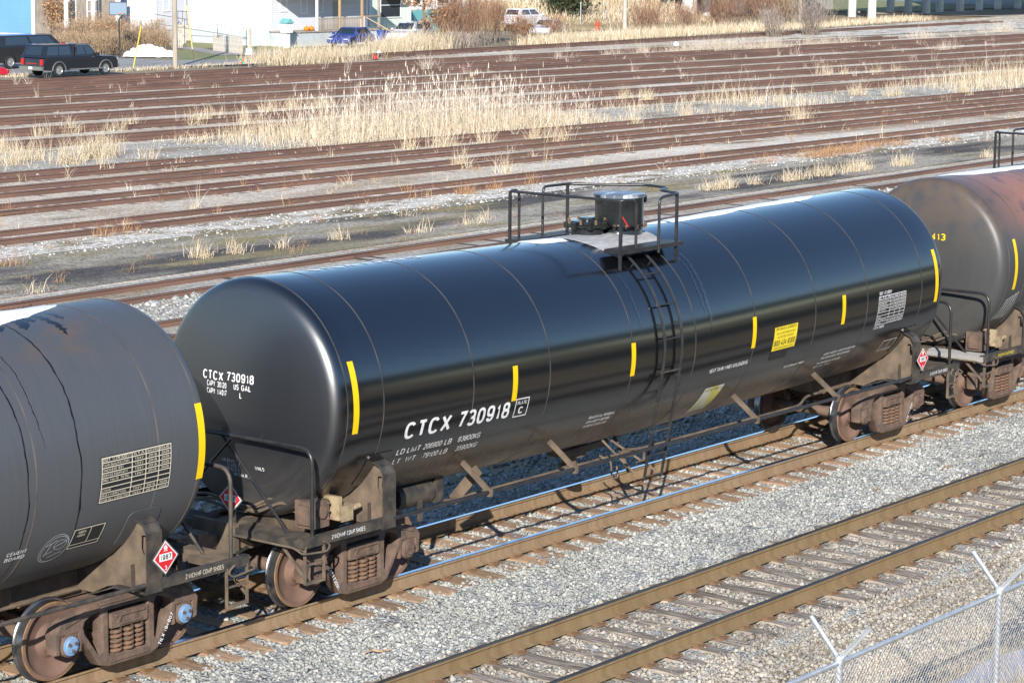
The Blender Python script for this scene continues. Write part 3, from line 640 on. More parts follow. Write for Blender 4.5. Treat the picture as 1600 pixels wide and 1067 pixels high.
def bearing_mesh(capm):
    b = MB(); b.lathe([(-.10, .115), (-.10, .135), (.09, .135), (.10, .12), (.115, .106)], n=20, mi=0); b.lathe([(.115, .112), (.125, .11), (.128, .085), (.142, .08), (.143, .0)], n=20, mi=1)
    b.box((0, -.0, .12), (.24, .17, .07), 0)
    for k in range(3): t = 2*PI*k/3+.5; b.cyl((.052*math.cos(t), .14, .052*math.sin(t)), (.052*math.cos(t), .16, .052*math.sin(t)), .021, 6, 2)
    return b.mesh("bearing_cap", [M['cast'], capm, M['cap_brown']], 40)
def spring_mesh():
    b = MB(); n, turns = 11, 5; pts = [(.066*math.cos(2*PI*i/n), .066*math.sin(2*PI*i/n), .0+.275*i/(n*turns)) for i in range(n*turns+1)]
    b.tube(pts, .019, 6); b.cyl((0, 0, 0), (0, 0, .27), .036, 8); return b.mesh("spring", M['spring'], 60)
SPRING = spring_mesh()
tb_ = MB(); tb_.box((0, 0, .61), (.44, 1.9, .16)); tb_.box((0, 0, .72), (.62, .62, .09)); tb_.box((0, -.75, .70), (.34, .3, .05)); tb_.box((0, .75, .70), (.34, .3, .05))
for s in (-1, 1):
    tb_.box((0, s*1.045, .61), (.56, .16, .17)); tb_.bar((-.17, s*1.135, .565), (.17, s*1.135, .565), .03, .022, up=(0, 1, 0)); tb_.bar((-.22, s*1.135, .67), (.22, s*1.135, .67), .03, .022, up=(0, 1, 0))
    tb_.bar((-.19, s*1.135, .57), (-.15, s*1.135, .66), .022, .024, up=(0, 1, 0))
    for e in (-1, 1): tb_.bar((e*.3, s*.85, .42), (e*.36, 0, .38), .09, .07); tb_.box((e*.40, s*.75, .45), (.07, .12, .26))
BOLSTER = tb_.mesh("truck", M['cast'], 30)
def truck(car, tx, capm, ftext=None):
    t = link("truck", BOLSTER, car, (tx, 0, 0)); brg = bearing_mesh(capm)
    for s in (-1, 1):
        f = link("side_frame", SIDE_FRAME, t, (0, s*1.02, 0)); f.rotation_euler = (0, 0, 0 if s < 0 else PI)
        for e in (-1, 1):
            link("wheel", WHEEL[s], t, (e*.889, 0, .457))
            bb = link("bearing_cap", brg, t, (e*.889, s*1.0, .457)); bb.rotation_euler = (0, 0, 0 if s > 0 else PI)
        for rm in RIBS: rb = link("rib", rm, t, (0, s*1.02, 0)); rb.rotation_euler = (0, 0, 0 if s < 0 else PI)
        for i in (-1, 0, 1): link("spring", SPRING, t, (i*.165, s*(1.075 if i == 0 else 1.06), .215)); link("spring", SPRING, t, (i*.165, s*.945, .215))
    for e in (-1, 1): link("axle", AXLE, t, (e*.889, 0, .457))
    if ftext:
        fl = Flat(); fl.text(ftext[0], 0, 0, .05, ftext[4], 0, .02)
        ca, sa = math.cos(ftext[3]), math.sin(ftext[3])
        fl.build("frame_lettering", [M['white']], lambda u, v: (ftext[1]+u*ca-v*sa, -1.127, ftext[2]+u*sa+v*ca), t, cut=0)
# --- body bolster: web plate with hole, flanged post, pads
def bolster_meshes():
    pts = [(-1.50, .97), (-1.50, 1.64), (-1.44, 1.73), (-1.33, 1.775)]
    zt = lambda y: zc(6.8)-math.sqrt((RT+.012)**2-y*y)
    pts += [(y, zt(y)) for y in (-1.25, -1.1, -.9, -.7, -.5, -.3)]+[(-.3, .80), (-.55, .80), (-.8, .92), (-1.0, .97)]
    hole = [(-1.46, 1.44), (-1.39, 1.37), (-1.35, 1.45), (-1.36, 1.60), (-1.43, 1.61)]
    web = plate_mesh("bolster_web", pts, [hole], .022, .003, [M['dusty']])
    web.transform(Matrix.Rotation(PI/2, 4, 'Z'))          # now in y-z
    b = MB(); b.box((0, -1.512, 1.30), (.24, .016, .70)); b.bar((0, -1.512, 1.645), (0, -1.45, 1.742), .24, .016, up=(0, -1, 1)); b.bar((0, -1.45, 1.744), (0, -1.32, 1.79), .24, .016, up=(0, 0, 1))
    b.box((0, -1.24, .955), (.26, .54, .02)); b.bar((0, -1.0, .957), (0, -.55, .79), .24, .016)
    b.box((.06, -1.25, 1.13), (.10, .012, .28)); b.box((-.06, -1.25, 1.12), (.1, .012, .26))
    return web, b.mesh("bolster_flange", [M['black_dusty']], None)
WEB, FLANGE = bolster_meshes()
WEBF = WEB.copy(); WEBF.transform(Matrix.Scale(-1, 4, (0, 1, 0))); WEBF.flip_normals()
FLANGEF = FLANGE.copy(); FLANGEF.transform(Matrix.Scale(-1, 4, (0, 1, 0))); FLANGEF.flip_normals()
def pad_flat(x0, x1, a0, a1, r=.09):
    v0, v1 = a0*D2R*RT, a1*D2R*RT; pts = []
    for cx_, cy_, s0 in ((x1-r, v1-r, 0), (x0+r, v1-r, 90), (x0+r, v0+r, 180), (x1-r, v0+r, 270)): pts += [(cx_+r*math.cos((s0+k*22.5)*D2R), cy_+r*math.sin((s0+k*22.5)*D2R)) for k in range(5)]
    return pts

def grating(b, x0, x1, y0, y1, z, mi=0):
    b.box(((x0+x1)/2, (y0+y1)/2, z-.025), (x1-x0, y1-y0, .03), mi); n = int((x1-x0)/.028)
    for i in range(n+1): b.box((x0+(x1-x0)*i/n, (y0+y1)/2, z), (.009, y1-y0-.006, .026), mi)
    m_ = int((y1-y0)/.1)
    for i in range(m_+1): b.box(((x0+x1)/2, y0+.006+(y1-y0-.012)*i/m_, z-.003), (x1-x0-.006, .007, .02), mi)
    return b

def end_gear(car, e, st, sill_txt=True):
    X = lambda x: e*x
    # stub sill, striker, coupler
    b = MB(); b.box((X(7.05), 0, .90), (2.6, .60, .26)); b.box((X(8.33), 0, .90), (.08, .74, .42)); b.box((X(7.0), 0, .77), (2.3, .72, .03))
    b.build("stub_sill", M['dusty'], car)
    b = MB(); b.box((X(8.5), 0, .86), (.32, .15, .17)); pts = [(8.58, -.12), (8.72, -.17), (8.82, -.17), (8.82, -.02), (8.76, .02), (8.80, .10), (8.79, .16), (8.58, .12)]
    b.prism([(X(x), y*e) for x, y in pts], .74, 1.02, 'xy'); b.build("coupler", M['cast'], car)
    b = MB(); b.tube(rpath([(X(8.2), e*.42, .80), (X(8.45), e*.42, .74), (X(8.62), e*.30, .42), (X(8.80), e*.14, .52)], .12), .024, 8); b.build("air_hose", M['black'], car)
    # platforms with open grating treads
    for s in (-1, 1):
        b = MB(); grating(b, min(X(7.98), X(8.34)), max(X(7.98), X(8.34)), min(s*.28, s*1.49), max(s*.28, s*1.49), 1.055)
        b.box((X(8.352), s*.885, 1.02), (.012, 1.2, .09)); b.box((X(7.968), s*.885, 1.02), (.012, 1.2, .09)); b.build("end_platform", M[st['tread']], car, ang=None)
        b = MB(); b.box((X(7.545), s*1.508, 1.035), (1.62, .012, .125)); b.box((X(7.545), s*1.475, .978), (1.62, .055, .012)); b.box((X(7.545), s*1.475, 1.092), (1.62, .055, .012)); b.box((X(8.33), s*1.46, 1.03), (.05, .09, .13))
        b.build("side_sill", M['black_dusty'], car, ang=None)
        # stirrup steps
        b = MB()
        for xx in (8.32, 7.98): b.bar((X(xx), s*1.50, 1.0), (X(xx), s*1.50, .53), .045, .012, up=(1, 0, 0))
        b.bar((X(7.98), s*1.50, .535), (X(8.32), s*1.50, .535), .05, .03); b.bar((X(7.98), s*1.49, .76), (X(8.32), s*1.49, .76), .03, .02)
        b.bar((X(8.32), s*1.49, .95), (X(8.32), s*1.0, .98), .04, .012); b.bar((X(8.32), s*1.49, .62), (X(8.30), s*1.05, 1.0), .04, .012, up=(1, 0, 0))
        b.build("step", M['dusty'], car, ang=None)
        # uncoupling lever: thin bar with a loop
        b = MB(); b.tube(rpath([(X(8.42), s*.3, .99), (X(8.42), s*1.42, .99), (X(8.42), s*1.56, .93), (X(8.0), s*1.58, .90), (X(7.93), s*1.57, .97), (X(8.05), s*1.56, 1.03)], .06), .013, 6); b.build("uncoupling_lever", M['dusty'], car)
    # handrail hoop across the end and brace
    b = MB(); b.tube(rpath([(X(8.12), -1.44, 1.02), (X(8.12), -1.44, 2.16), (X(8.12), 1.44, 2.16), (X(8.12), 1.44, 1.02)], .2, 6), .026, 10)
    for s in (-1, 1):
        b.tube([(X(8.10), -s*.1, 2.15), (X(8.10), s*1.02, 1.05)], .02, 8)
        b.tube([(X(8.12), s*.35, 2.16), (X(7.92), s*.35, 2.10)], .016, 6)
    b.build("handrail", M[st['rail']], car)
    # body bolsters
    for s in (-1, 1):
        link("bolster_web", WEB if s < 0 else WEBF, car, (X(6.79)-.02, 0, 0)); link("bolster_web", WEB if s < 0 else WEBF, car, (X(6.79)+.06, 0, 0))
        link("bolster_flange", FLANGE if s < 0 else FLANGEF, car, (X(6.79)+.02, 0, 0))
    fl = Flat(); fl.poly(pad_flat(X(6.79)-.24+.02, X(6.79)+.27+.02, -46, -25)); pm = fl.build("saddle_pad", [M[st['tank']]], cyl_fn(.011), car, cut=.05)
    sol = pm.modifiers.new("t", 'SOLIDIFY'); sol.thickness = .009; sol.offset = -1
    # brake gear on the end
    if st.get('gear', True):
        b = MB(); b.box((X(7.62), -.98, 1.22), (.30, .30, .34), 0); b.box((X(7.79), -1.0, 1.22), (.05, .2, .24), 0); b.cyl((X(7.62), -1.14, 1.25), (X(7.62), -1.17, 1.25), .08, 12, 0)
        for dz in (.1, .2, .3): b.cyl((X(7.5), -1.135, 1.05+dz), (X(7.5), -1.16, 1.05+dz), .02, 6, 0)
        b.build("brake_valve", M['cast'], car)
        b = MB(); b.box((X(7.36), -1.08, 1.26), (.06, .28, .30), 0); b.box((X(7.22), -1.12, 1.18), (.2, .2, .2), 0); b.cyl((X(7.15), -1.15, 1.20), (X(6.98), -1.2, 1.24), .035, 8, 0)
        b.build("valve_bracket", M['cream_paint'], car)
        b = MB()
        for k, (dy, dz) in enumerate([(0, 0), (.12, .05), (.25, -.04)]): b.tube(rpath([(X(7.5), -.95+dy, 1.18+dz), (X(7.75), -.6+dy, 1.33+dz), (X(7.85), -.25+dy, 1.15+dz), (X(7.8), .5+dy, 1.22+dz), (X(7.7), 1.2, 1.12+dz)], .12), .02, 6)
        b.build("brake_pipe", M['dusty'], car)
    # end sill lettering
    if sill_txt:
        fl = Flat(); fl.rect(-.02, -.022, .80, .082, 1) if e > 0 and st.get('sillbg') else None
        fl.text("2 INCH HF COMP SHOES", 0, 0, .055, .62, 0, .012)
        fl.build("sill_lettering", [M[st['ltr']], M['panel_black']], lambda u, v: ((7.30 if e > 0 else -7.85)+u, -1.5165, 1.01+v), car, cut=0)

def placard(car, fn, num="1987", txtfn=None):
    fl = Flat(); h = .19
    fl.poly([(-h-.02, 0), (0, -h-.02), (h+.02, 0), (0, h+.02)], 3)
    o = fl.build("placard", [M['white'], M['red'], M['ltr_black'], M['plate_grey']], fn(0), car, cut=0)
    fl = Flat(); fl.poly([(-h, 0), (0, -h), (h, 0), (0, h)], 0); q_ = fl.build("border", [M['white']], fn(.003), o, cut=0)
    fl = Flat(); k = h-.018; fl.poly([(-k, 0), (0, -k), (k, 0), (0, k)], 1); fl.build("red_field", [M['white'], M['red']], fn(.005), o, cut=0)
    fl = Flat(); fl.poly([(-.10, -.038), (.10, -.038), (.10, .048), (-.10, .048)], 0)
    fl.poly([(-.022, .09), (.022, .09), (.03, .11), (.015, .145), (.008, .125), (0, .16), (-.012, .125), (-.02, .14), (-.03, .11)], 0); fl.rect(-.03, .074, .03, .083, 0); fl.text("3", 0, -.145, .05, .034, 0, .02, 'c')
    fl.build("number_panel", [M['white']], fn(.007), o, cut=0)
    fl = Flat(); fl.text(num, 0, -.025, .06, .17, 0, .02, 'c'); fl.build("number", [M['ltr_black']], fn(.009), o, cut=0)
M['plate_grey'] = mat("placard_holder", (.13, .13, .13), .5)
M['cream_paint'] = mat("dusty_cream_paint", (.42, .33, .20), .8, col2=(.25, .18, .11), scale=9)

def strip(car, x, a0, a1, wd=.105):
    fl = Flat(); fl.rect(x-wd/2, a0*D2R*RT, x+wd/2, a1*D2R*RT); fl.build("reflective_strip", [M['yellow']], cyl_fn(.004), car)
def info_table(fl, u0, v0, u1, v1, title, rows, head, wd=.010, white=0):
    """ruled inspection table: first column names, three value columns"""
    W_, H_ = u1-u0, v1-v0; fl.frame(u0, v0, u1, v1, wd, white)
    c = [u0+W_*.43, u0+W_*.63, u0+W_*.82]; n = len(rows)+1; rh = H_/n
    for x in c: fl.rect(x-wd/2, v0+wd, x+wd/2, v1-wd, white)
    edges = [u0+wd]+[k for x in c for k in (x-wd/2, x+wd/2)]+[u1-wd]
    for i in range(1, n):
        y = v0+rh*i
        for k in range(4): fl.rect(edges[2*k], y-wd*.4, edges[2*k+1], y+wd*.4, white)
    fl.text(title, u0+.02, v1-rh*.80, rh*.62, W_*.39, white, .012)
    for t, a, b_ in zip(head, c, c[1:]+[u1]): fl.text(t, (a+b_)/2, v1-rh*.75, rh*.42, (b_-a)*.78, white, .012, 'c')
    for i, r in enumerate(rows):
        y = v1-rh*(i+2)+rh*.27
        if r[0]: fl.text(r[0], u0+.02, y, rh*.46, min(W_*.40, .0205*len(r[0])*W_), white, .012)
        for t, a, b_ in zip(r[1:], c, c[1:]+[u1]):
            if t: fl.text(t, (a+b_)/2, y, rh*.46, (b_-a)*.62, white, .012, 'c')
M['lid'] = mat("frost_and_sky_lid", (.10, .12, .15), .3, col2=(.45, .47, .50), scale=3, stretch=(1, 4, 1), lo=.5, hi=.62)  # snow streaks plus the sky's pale reflection painted into the lid colour
def top_works(car, px, st):
    Z = 4.60; B = 3.885
    def post(b, x, y, z0, z1=Z): b.bar((x, y, z0), (x, y, z1), .042, .03, up=(1, 0, 0))
    zs = lambda y: zc(px)+math.sqrt(RT**2-y*y)
    for s in (-1, 1):
        b = MB(); grating(b, px-1.15, px+.39, s*.90-.15, s*.90+.15, B); b.box((px-.38, s*1.056, B-.02), (1.55, .010, .055)); b.box((px-.38, s*.744, B-.02), (1.55, .010, .055))
        b.build("roof_walk", M['black'], car, ang=None)
    b = MB(); r = .021
    # left end rail with a hoop at each ladder
    b.tube(rpath([(px-.82, -1.06, B), (px-.82, -1.06, Z), (px-1.12, -1.04, Z), (px-1.12, 1.04, Z), (px-.82, 1.06, Z), (px-.82, 1.06, B)], .13), r, 10)
    # right end rail bulging around the housing
    b.tube(rpath([(px-.24, 1.06, B), (px-.24, 1.06, Z), (px+.36, 1.04, Z), (px+.66, .56, Z), (px+1.02, .0, Z), (px+.92, -.42, Z), (px+.52, -.54, Z), (px+.34, -1.02, Z), (px-.02, -1.05, Z), (px-.24, -1.06, Z-.02), (px-.24, -1.06, B-.1)], .1), r, 10)
    for s in (-1, 1):
        for x in (-1.12, .30): post(b, px+x, s*1.0, zs(1.0)-.02)
    b.build("handrail", M[st['rail']], car)
    # manway housing with hinged lid
    z0 = zs(.0)
    b = MB(); b.lathe([(0, .36), (.02, .36), (.03, .355), (.12, .355), (.13, .40), (.155, .40), (.16, .365), (.55, .365), (.555, .30)], (px+.25, 0, z0-.03), 'z', 32)
    b.box((px+.60, -.1, z0+.50), (.22, .12, .07)); b.box((px-.1, .12, z0+.50), (.06, .1, .12)); b.box((px+.70, -.1, z0+.46), (.05, .14, .10)); b.build("manway_housing", M['can'], car)
    b = MB(); b.lathe([(.553, .34), (.553, .388), (.598, .388), (.606, .37), (.607, .0)], (px+.25, 0, z0-.03), 'z', 32); b.build("lid", M['lid'], car)
    for k in range(14): t = 2*PI*k/14; b = MB(); b.cyl((px+.25+.40*math.cos(t), .40*math.sin(t), z0+.07), (px+.25+.40*math.cos(t), .40*math.sin(t), z0+.135), .022, 6); b.build("lid_bolt", M['brass'], car)
    b = MB(); b.lathe([(0, .30), (.03, .30), (.035, .24), (.16, .24), (.165, .31), (.20, .31), (.21, .27), (.25, .25), (.26, .12), (.30, .115), (.305, 0)], (px-.42, .10, z0-.04), 'z', 20)
    for k in range(8): t = 2*PI*k/8; b.box((px-.42+.30*math.cos(t), .10+.30*math.sin(t), z0+.15), (.07, .07, .09))
    b.build("valve_cover", M['can'], car)
    for k in range(8): t = 2*PI*k/8+.3; b = MB(); b.cyl((px-.42+.29*math.cos(t), .10+.29*math.sin(t), z0+.17), (px-.42+.29*math.cos(t), .10+.29*math.sin(t), z0+.24), .02, 6); b.build("eye_bolt", M['brass'], car)
    b = MB(); b.tube([(px-.03, -.24, z0+.28), (px-.0, -.30, z0+.17), (px+.02, -.34, z0+.10)], .008, 5); b.build("seal_tag", M['red'], car)
def ladder(car, px, s, st):
    """side ladder following the jacket, then hanging straight"""
    def pt(x, a, off=.07): t = a*D2R; return (x, s*(RT+off)*math.cos(t), zc(x)+(RT+off)*math.sin(t))
    low = lambda t: (s*(1.585-.32*t), 2.32-1.78*t)
    L_ = empty_mesh = None
    b = MB()
    for x in (px-.80, px-.36):
        b.tube([pt(x, a) for a in range(57, -6, -4)]+[(x, low(t)[0], low(t)[1]) for t in (.15, .4, .7, 1)], .021, 8)
        for a in (-10,): b.box((x, s*1.53, 2.05), (.03, .10, .03)); b.box((x-.03, s*1.57, 1.98), (.02, .03, .16))
    lo = b.build("ladder", M[st['rail']], car)
    for a in (42, 24, 6):
        rb = MB(); rb.cyl(pt(px-.83, a), pt(px-.33, a), .013, 8); rb.build("rung", M[st['rail']], lo)
    for t in (.10, .36, .60, .80, .985):
        y, z = low(t); rb = MB(); rb.cyl((px-.83, y, z), (px-.33, y, z), .013, 8); rb.build("rung", M['black_dusty'], lo)
    b = MB()
    for a in (50, 14): b.bar(pt(px-.80, a, .0), pt(px-.80, a, .07), .03, .02); b.bar(pt(px-.36, a, .0), pt(px-.36, a, .07), .03, .02)
    b.build("ladder_bracket", M['black'], lo)
def underside(car, px, st):
    b = MB()
    for s in (-1, 1): b.tube([(-6.68, s*1.50, 1.06), (6.68, s*1.50, 1.06)], .027, 10)
    b.build("side_rod", M[st['rail']], car)
    for s in (-1, 1):
        for x in (-4.72, -2.82, 1.86, 4.26):
            b = MB(); b.bar((x, s*1.50, 1.06), (x, s*1.03, 1.40), .075, .03, up=(1, 0, 0)); b.bar((x, s*1.50, 1.0), (x, s*1.50, 1.11), .07, .06, up=(1, 0, 0)); b.build("rod_bracket", M['dusty'], car, ang=None)
    b = MB(); b.tube(rpath([(-6.6, -.45, .86), (-4.9, -.62, .86), (-4.6, -.62, .78), (4.6, -.62, .78), (4.9, -.5, .86), (6.6, -.45, .86)], .2), .022, 8); b.tube([(-6.4, .4, .84), (6.4, .4, .84)], .03, 8)
    b.build("train_pipe", M['dusty'], car)
    b = MB(); b.cyl((-5.6, -.55, .98), (-4.9, -.55, .98), .17, 14); b.box((-4.75, -.6, 1.0), (.18, .12, .38)); b.box((-5.2, -.7, .78), (.06, .05, .30)); b.build("brake_cylinder", M['black_dusty'], car)
    b = MB(); b.bar((-4.2, -.9, 1.2), (-4.2, -.45, .7), .16, .02, up=(1, 0, 0)); b.build("pipe_hanger", M['dusty'], car, ang=None)
    # bottom outlet with skid bars and handle
    b = MB(); z = zc(0)-RT; b.cyl((px-1.0, 0, z+.05), (px-1.0, 0, z-.16), .30, 18); b.cyl((px-1.0, -.05, z-.14), (px-1.0, -.05, z-.36), .12, 14); b.cyl((px-1.0, -.05, z-.30), (px-1.0, -.05, z-.34), .17, 14)
    b.bar((px-1.5, -.3, z-.05), (px-.45, -.34, z-.02), .05, .10); b.bar((px-1.35, -.9, z+.22), (px-.95, -1.18, z-.28), .04, .03); b.bar((px-.75, -.62, z+.10), (px-.30, -1.12, z-.36), .05, .03); b.bar((px-.25, -.3, z+.10), (px-.75, -.95, z-.33), .04, .03)
    b.tube(rpath([(px-1.2, -.75, z-.05), (px-1.2, -.95, z-.1), (px-1.2, -.98, z-.36), (px-1.05, -.98, z-.36), (px-1.05, -.95, z-.2)], .05), .014, 6)
    b.tube(rpath([(px-.7, -.9, z-.02), (px-.45, -1.0, z-.02), (px-.42, -1.0, z-.2), (px-.6, -1.0, z-.22)], .05), .02, 6); b.box((px-.62, -.85, z-.08), (.16, .12, .10))
    b.build("bottom_outlet", M['dusty'], car)
def snow_cap(name, cx, x0, x1, a0, a1, label, seed, th=.03, m='snow', n=90, cat="snow"):
    r = random.Random(seed); b = MB(); k = 7; ph = [r.uniform(0, 6) for _ in range(6)]
    for i in range(n+1):
        x = x0+(x1-x0)*i/n; f = min(1, min(i, n-i)/(n*.12))**.6; jit = sum(math.sin(x*(2.1+j*1.9)+ph[j])/(1+j) for j in range(6))
        lo = (a0+a1)/2+(a0-(a0+a1)/2)*f+jit*1.2*f+r.uniform(-.5, .5); hi = (a0+a1)/2+(a1-(a0+a1)/2)*f-jit*1.2*f
        for j in range(k):
            a = (lo+(hi-lo)*j/(k-1))*D2R; e_ = 0 if j in (0, k-1) else 1
            rr = RT+.002+e_*f*th*(.8+.3*math.sin(x*5+j)); b.v.append((x, -rr*math.cos(a), zc(x)+rr*math.sin(a)))
    for i in range(n):
        for j in range(k-1): b.f.append((i*k+j, (i+1)*k+j, (i+1)*k+j+1, i*k+j+1)); b.m.append(0)
    o = b.build(name, M[m], loc=(cx, 0, 0), ang=70); return tag(o, label, cat)

def make_car(cx, label, st):
    car = empty("tank_car", (cx, 0, 0), label, "tank car", "tank cars coupled in the train")
    link("tank", tank_mesh(M[st['tank']]), car)
    sm = seam_mesh(M[st['seam']])
    for x in (-HL, -6.88, -5.09, -3.44, -1.5, .1, 1.72, 3.48, 5.1, 6.9, HL): link("jacket_seam", sm, car, (x, 0, zc(x)))
    for k, tx in enumerate((-6.79, 6.79)): truck(car, tx, st['cap'], st.get('ftext', {}).get(k))
    for e in (-1, 1): end_gear(car, e, st)
    top_works(car, st.get('px', 0), st)
    for s in (-1, 1): ladder(car, st.get('px', 0), s, st)
    underside(car, st.get('px', 0), st)
    return car
FT = lambda t, x, z, a, w_: (t, x, z, a, w_)
main = make_car(0, "glossy black tank car with white lettering, complete in the middle of the picture",
    dict(tank='tank_black', seam='seam', cap=M['cap_brown'], tread='black_dusty', rail='black', ltr='white', ftext={0: FT("CTCT73091", -.705, .50, -1.02, .36), 1: FT("CTCT73091", .47, .175, 1.0, .36)}))
left = make_car(-17.65, "matte grey tank car with blue axle caps, cut off by the picture's left edge",
    dict(tank='tank_grey', seam='seam_grey', cap=M['cap_blue'], tread='dusty', rail='black_dusty', ltr='cream', gear=False, ftext={1: FT("TILX 194807", .475, .165, 1.0, .40)}))
right = make_car(17.65, "rust-topped dark grey tank car with graffiti, cut off by the picture's right edge",
    dict(tank='tank_rust', seam='seam_grey', cap=M['cap_brown'], tread='tread_plate', rail='black', ltr='label_yellow', px=-2.2) if M.setdefault('tread_plate', mat("silver_tread", (.30, .29, .27), .6, .3, col2=(.45, .44, .42), scale=60)) else None)

# lettering and decals of the black car
for t, u, wd, nm in (("CTCX", -6.41, .92, "reporting_mark"), ("730918", -5.33, 1.07, "car_number")): Flat().text(t, u, -.535, .232, wd, 0, .022).build(nm, [M['white']], cyl_fn(), main)
for t, u, v, wd in (("LD LMT", -6.44, -.765, .47), ("206900", -5.90, -.768, .36), ("LB", -5.48, -.769, .14), ("93800KG", -5.20, -.772, .46), ("LT  WT", -6.43, -.925, .45), ("79100", -5.83, -.930, .31), ("LB", -5.47, -.931, .14), ("35900KG", -5.15, -.936, .44)): Flat().text(t, u, v, .088, wd, 0, .012).build("weight_lettering", [M['white']], cyl_fn(), main)
f = Flat(); f.frame(-4.15, -.555, -3.86, -.285, .014).text("PLATE", -4.005, -.375, .05, .20, 0, .012, 'c').text("C", -4.005, -.51, .10, .10, 0, .02, 'c'); f.build("plate_mark", [M['white']], cyl_fn(), main)
ST = lambda *a: Flat().text(*a).build("stencil_lettering", [M['white']], cyl_fn(), main)
for i, t in enumerate(("REMOVE ALL RESIDUAL", "COMMODITY BEFORE", "CLOSING TANK CAR")): ST(t, -2.2, -.90-.085*i, .052, (.62, .56, .54)[i], 0, .02)
ST("VENT TANK WHEN UNLOADING", .60, -.545, .068, 1.05, 0, .02); ST("0.5\" CERAMIC FIBER", 2.92, -.84, .042, .58, 0, .02)
for i, (t, wd) in enumerate((("JACKET MADE OF A SAFETY GRADE STEEL", 1.0), ("THIS CAR HAS HEAT TREATED HEADS", .9), ("PUNCTURE RESISTANT SYSTEM BLK", .74), ("DOT 117J   T.P.17", .5))): ST(t, 4.08-.02*i, -.80-.078*i-(.03 if i > 1 else 0), .042, wd, 0, .02)
f = Flat(); f.rect(2.28, -.44, 2.95, -.06, 0)
yl = f.build("emergency_label", [M['label_yellow']], cyl_fn(.004), main)
for a_ in (("FOR CHEMICAL EMERGENCY", -.115, .045, .60, .02), ("Spill, Leak, Fire, Exposure or Accident", -.18, .032, .54, .01), ("CALL CHEMTREC  DAY OR NIGHT", -.24, .034, .46, .01), ("800-424-9300", -.365, .092, .60, .03), ("IN WASHINGTON DC 202-483-7616 CALL COLLECT", -.42, .03, .58, .01)): Flat().text(a_[0], 2.615, a_[1], a_[2], a_[3], 0, a_[4], 'c').build("label_print", [M['ltr_black']], cyl_fn(.0065), yl)
f = Flat(); f.rect(2.28, -.60, 2.78, -.45, 0); f.build("blank_panel", [M['panel_black']], cyl_fn(), main)
f = Flat(); f.rect(.72, -1.40, 1.24, -.83, 0); yl = f.build("caution_label", [M['label_pale']], cyl_fn(), main)
f = Flat(); f.text("A CAUTION A", .98, -.91, .055, .44, 0, .012, 'c'); f.build("label_print", [M['ltr_black']], cyl_fn(.0065), yl)
f = Flat(); f.text("DOT 117J100W", 5.48, .05, .055, .40, 0, .02)
info_table(f, 5.46, -.46, 6.36, .03, "CTCX", [("TANK QUALIFICATION", "CTX", "2015", "2025"), ("THICKNESS TEST", "CTX", "2015", "2025"), ("SERVICE EQUIPMENT", "CTX", "2015", "2025"), ("PRV VALVE 75", "CTX", "2015", "2025"), ("", "", "", ""), ("LINING", "", "", ""), ("88.B.2 INSPECTION", "CTX", "2015", "2025"), ("STUB SILL", "CTX", "2015", "2025")], ("STA", "QUAL", "DUE"), .009)
f.text("CTCX 730918", 5.46, -.53, .05, .33, 0, .02); f.build("inspection_table", [M['white']], cyl_fn(), main)
f = Flat(); f.frame(6.06, -1.08, 6.52, -.84, .010).rect(6.30, -1.05, 6.308, -.85).rect(6.07, -1.045, 6.51, -1.038); f.build("service_box", [M['white']], cyl_fn(), main)
for x, a0, a1 in ((-7.40, 22.8, -11.6), (-4.21, 6.6, -11.4), (-1.48, 6.9, -11.1), (1.70, 7, -11.1), (4.35, 7.4, -10.4), (7.42, 22.8, -11)): strip(main, x, a1, a0)
hf = head_fn(-1)
f = Flat(); f.text("CTCX", -.62, 2.775, .115, .38, 0, .022).text("730918", -.175, 2.79, .115, .46, 0, .022)
for t, u, v, wd in (("CAPY", -.54, 2.69, .155), ("30120", -.345, 2.69, .165), ("US", -.05, 2.695, .085), ("GAL", .08, 2.695, .16), ("CAPY", -.54, 2.595, .155), ("114017", -.345, 2.595, .17), ("L", .05, 2.595, .04)): f.text(t, u, v, .072, wd, 0, .02)
for t, u, v, wd in (("AIR BRAKE T &", -.33, 1.74, .33), ("CLASS C", -.24, 1.685, .22), ("WHLS", .24, 1.70, .15), ("SPRNG D 5", -.33, 1.63, .3), ("NR DIA R 24", -.15, 1.57, .33)): f.text(t, u, v, .045, wd, 0, .015)
f.build("head_lettering", [M['white']], hf, main)
f = Flat()       # dim marks on top of the jacket, reading from above
f.text("CTCX 730918", -6.6, 87*D2R*RT, .30, 2.2, 0, .02); f.build("roof_lettering", [M['white']], cyl_fn(), main)
placard(main, lambda o: (lambda u, v: (-8.20-o, -.14-u, 1.38+v)))
placard(main, lambda o: (lambda u, v: (6.86+u, -1.60-o, 1.36+v)), "1987")
b = MB(); b.box((6.86, -1.56, 1.34), (.05, .07, .2)); b.box((-8.16, -.14, 1.25), (.05, .06, .4)); b.build("placard_bracket", M['black_dusty'], main)
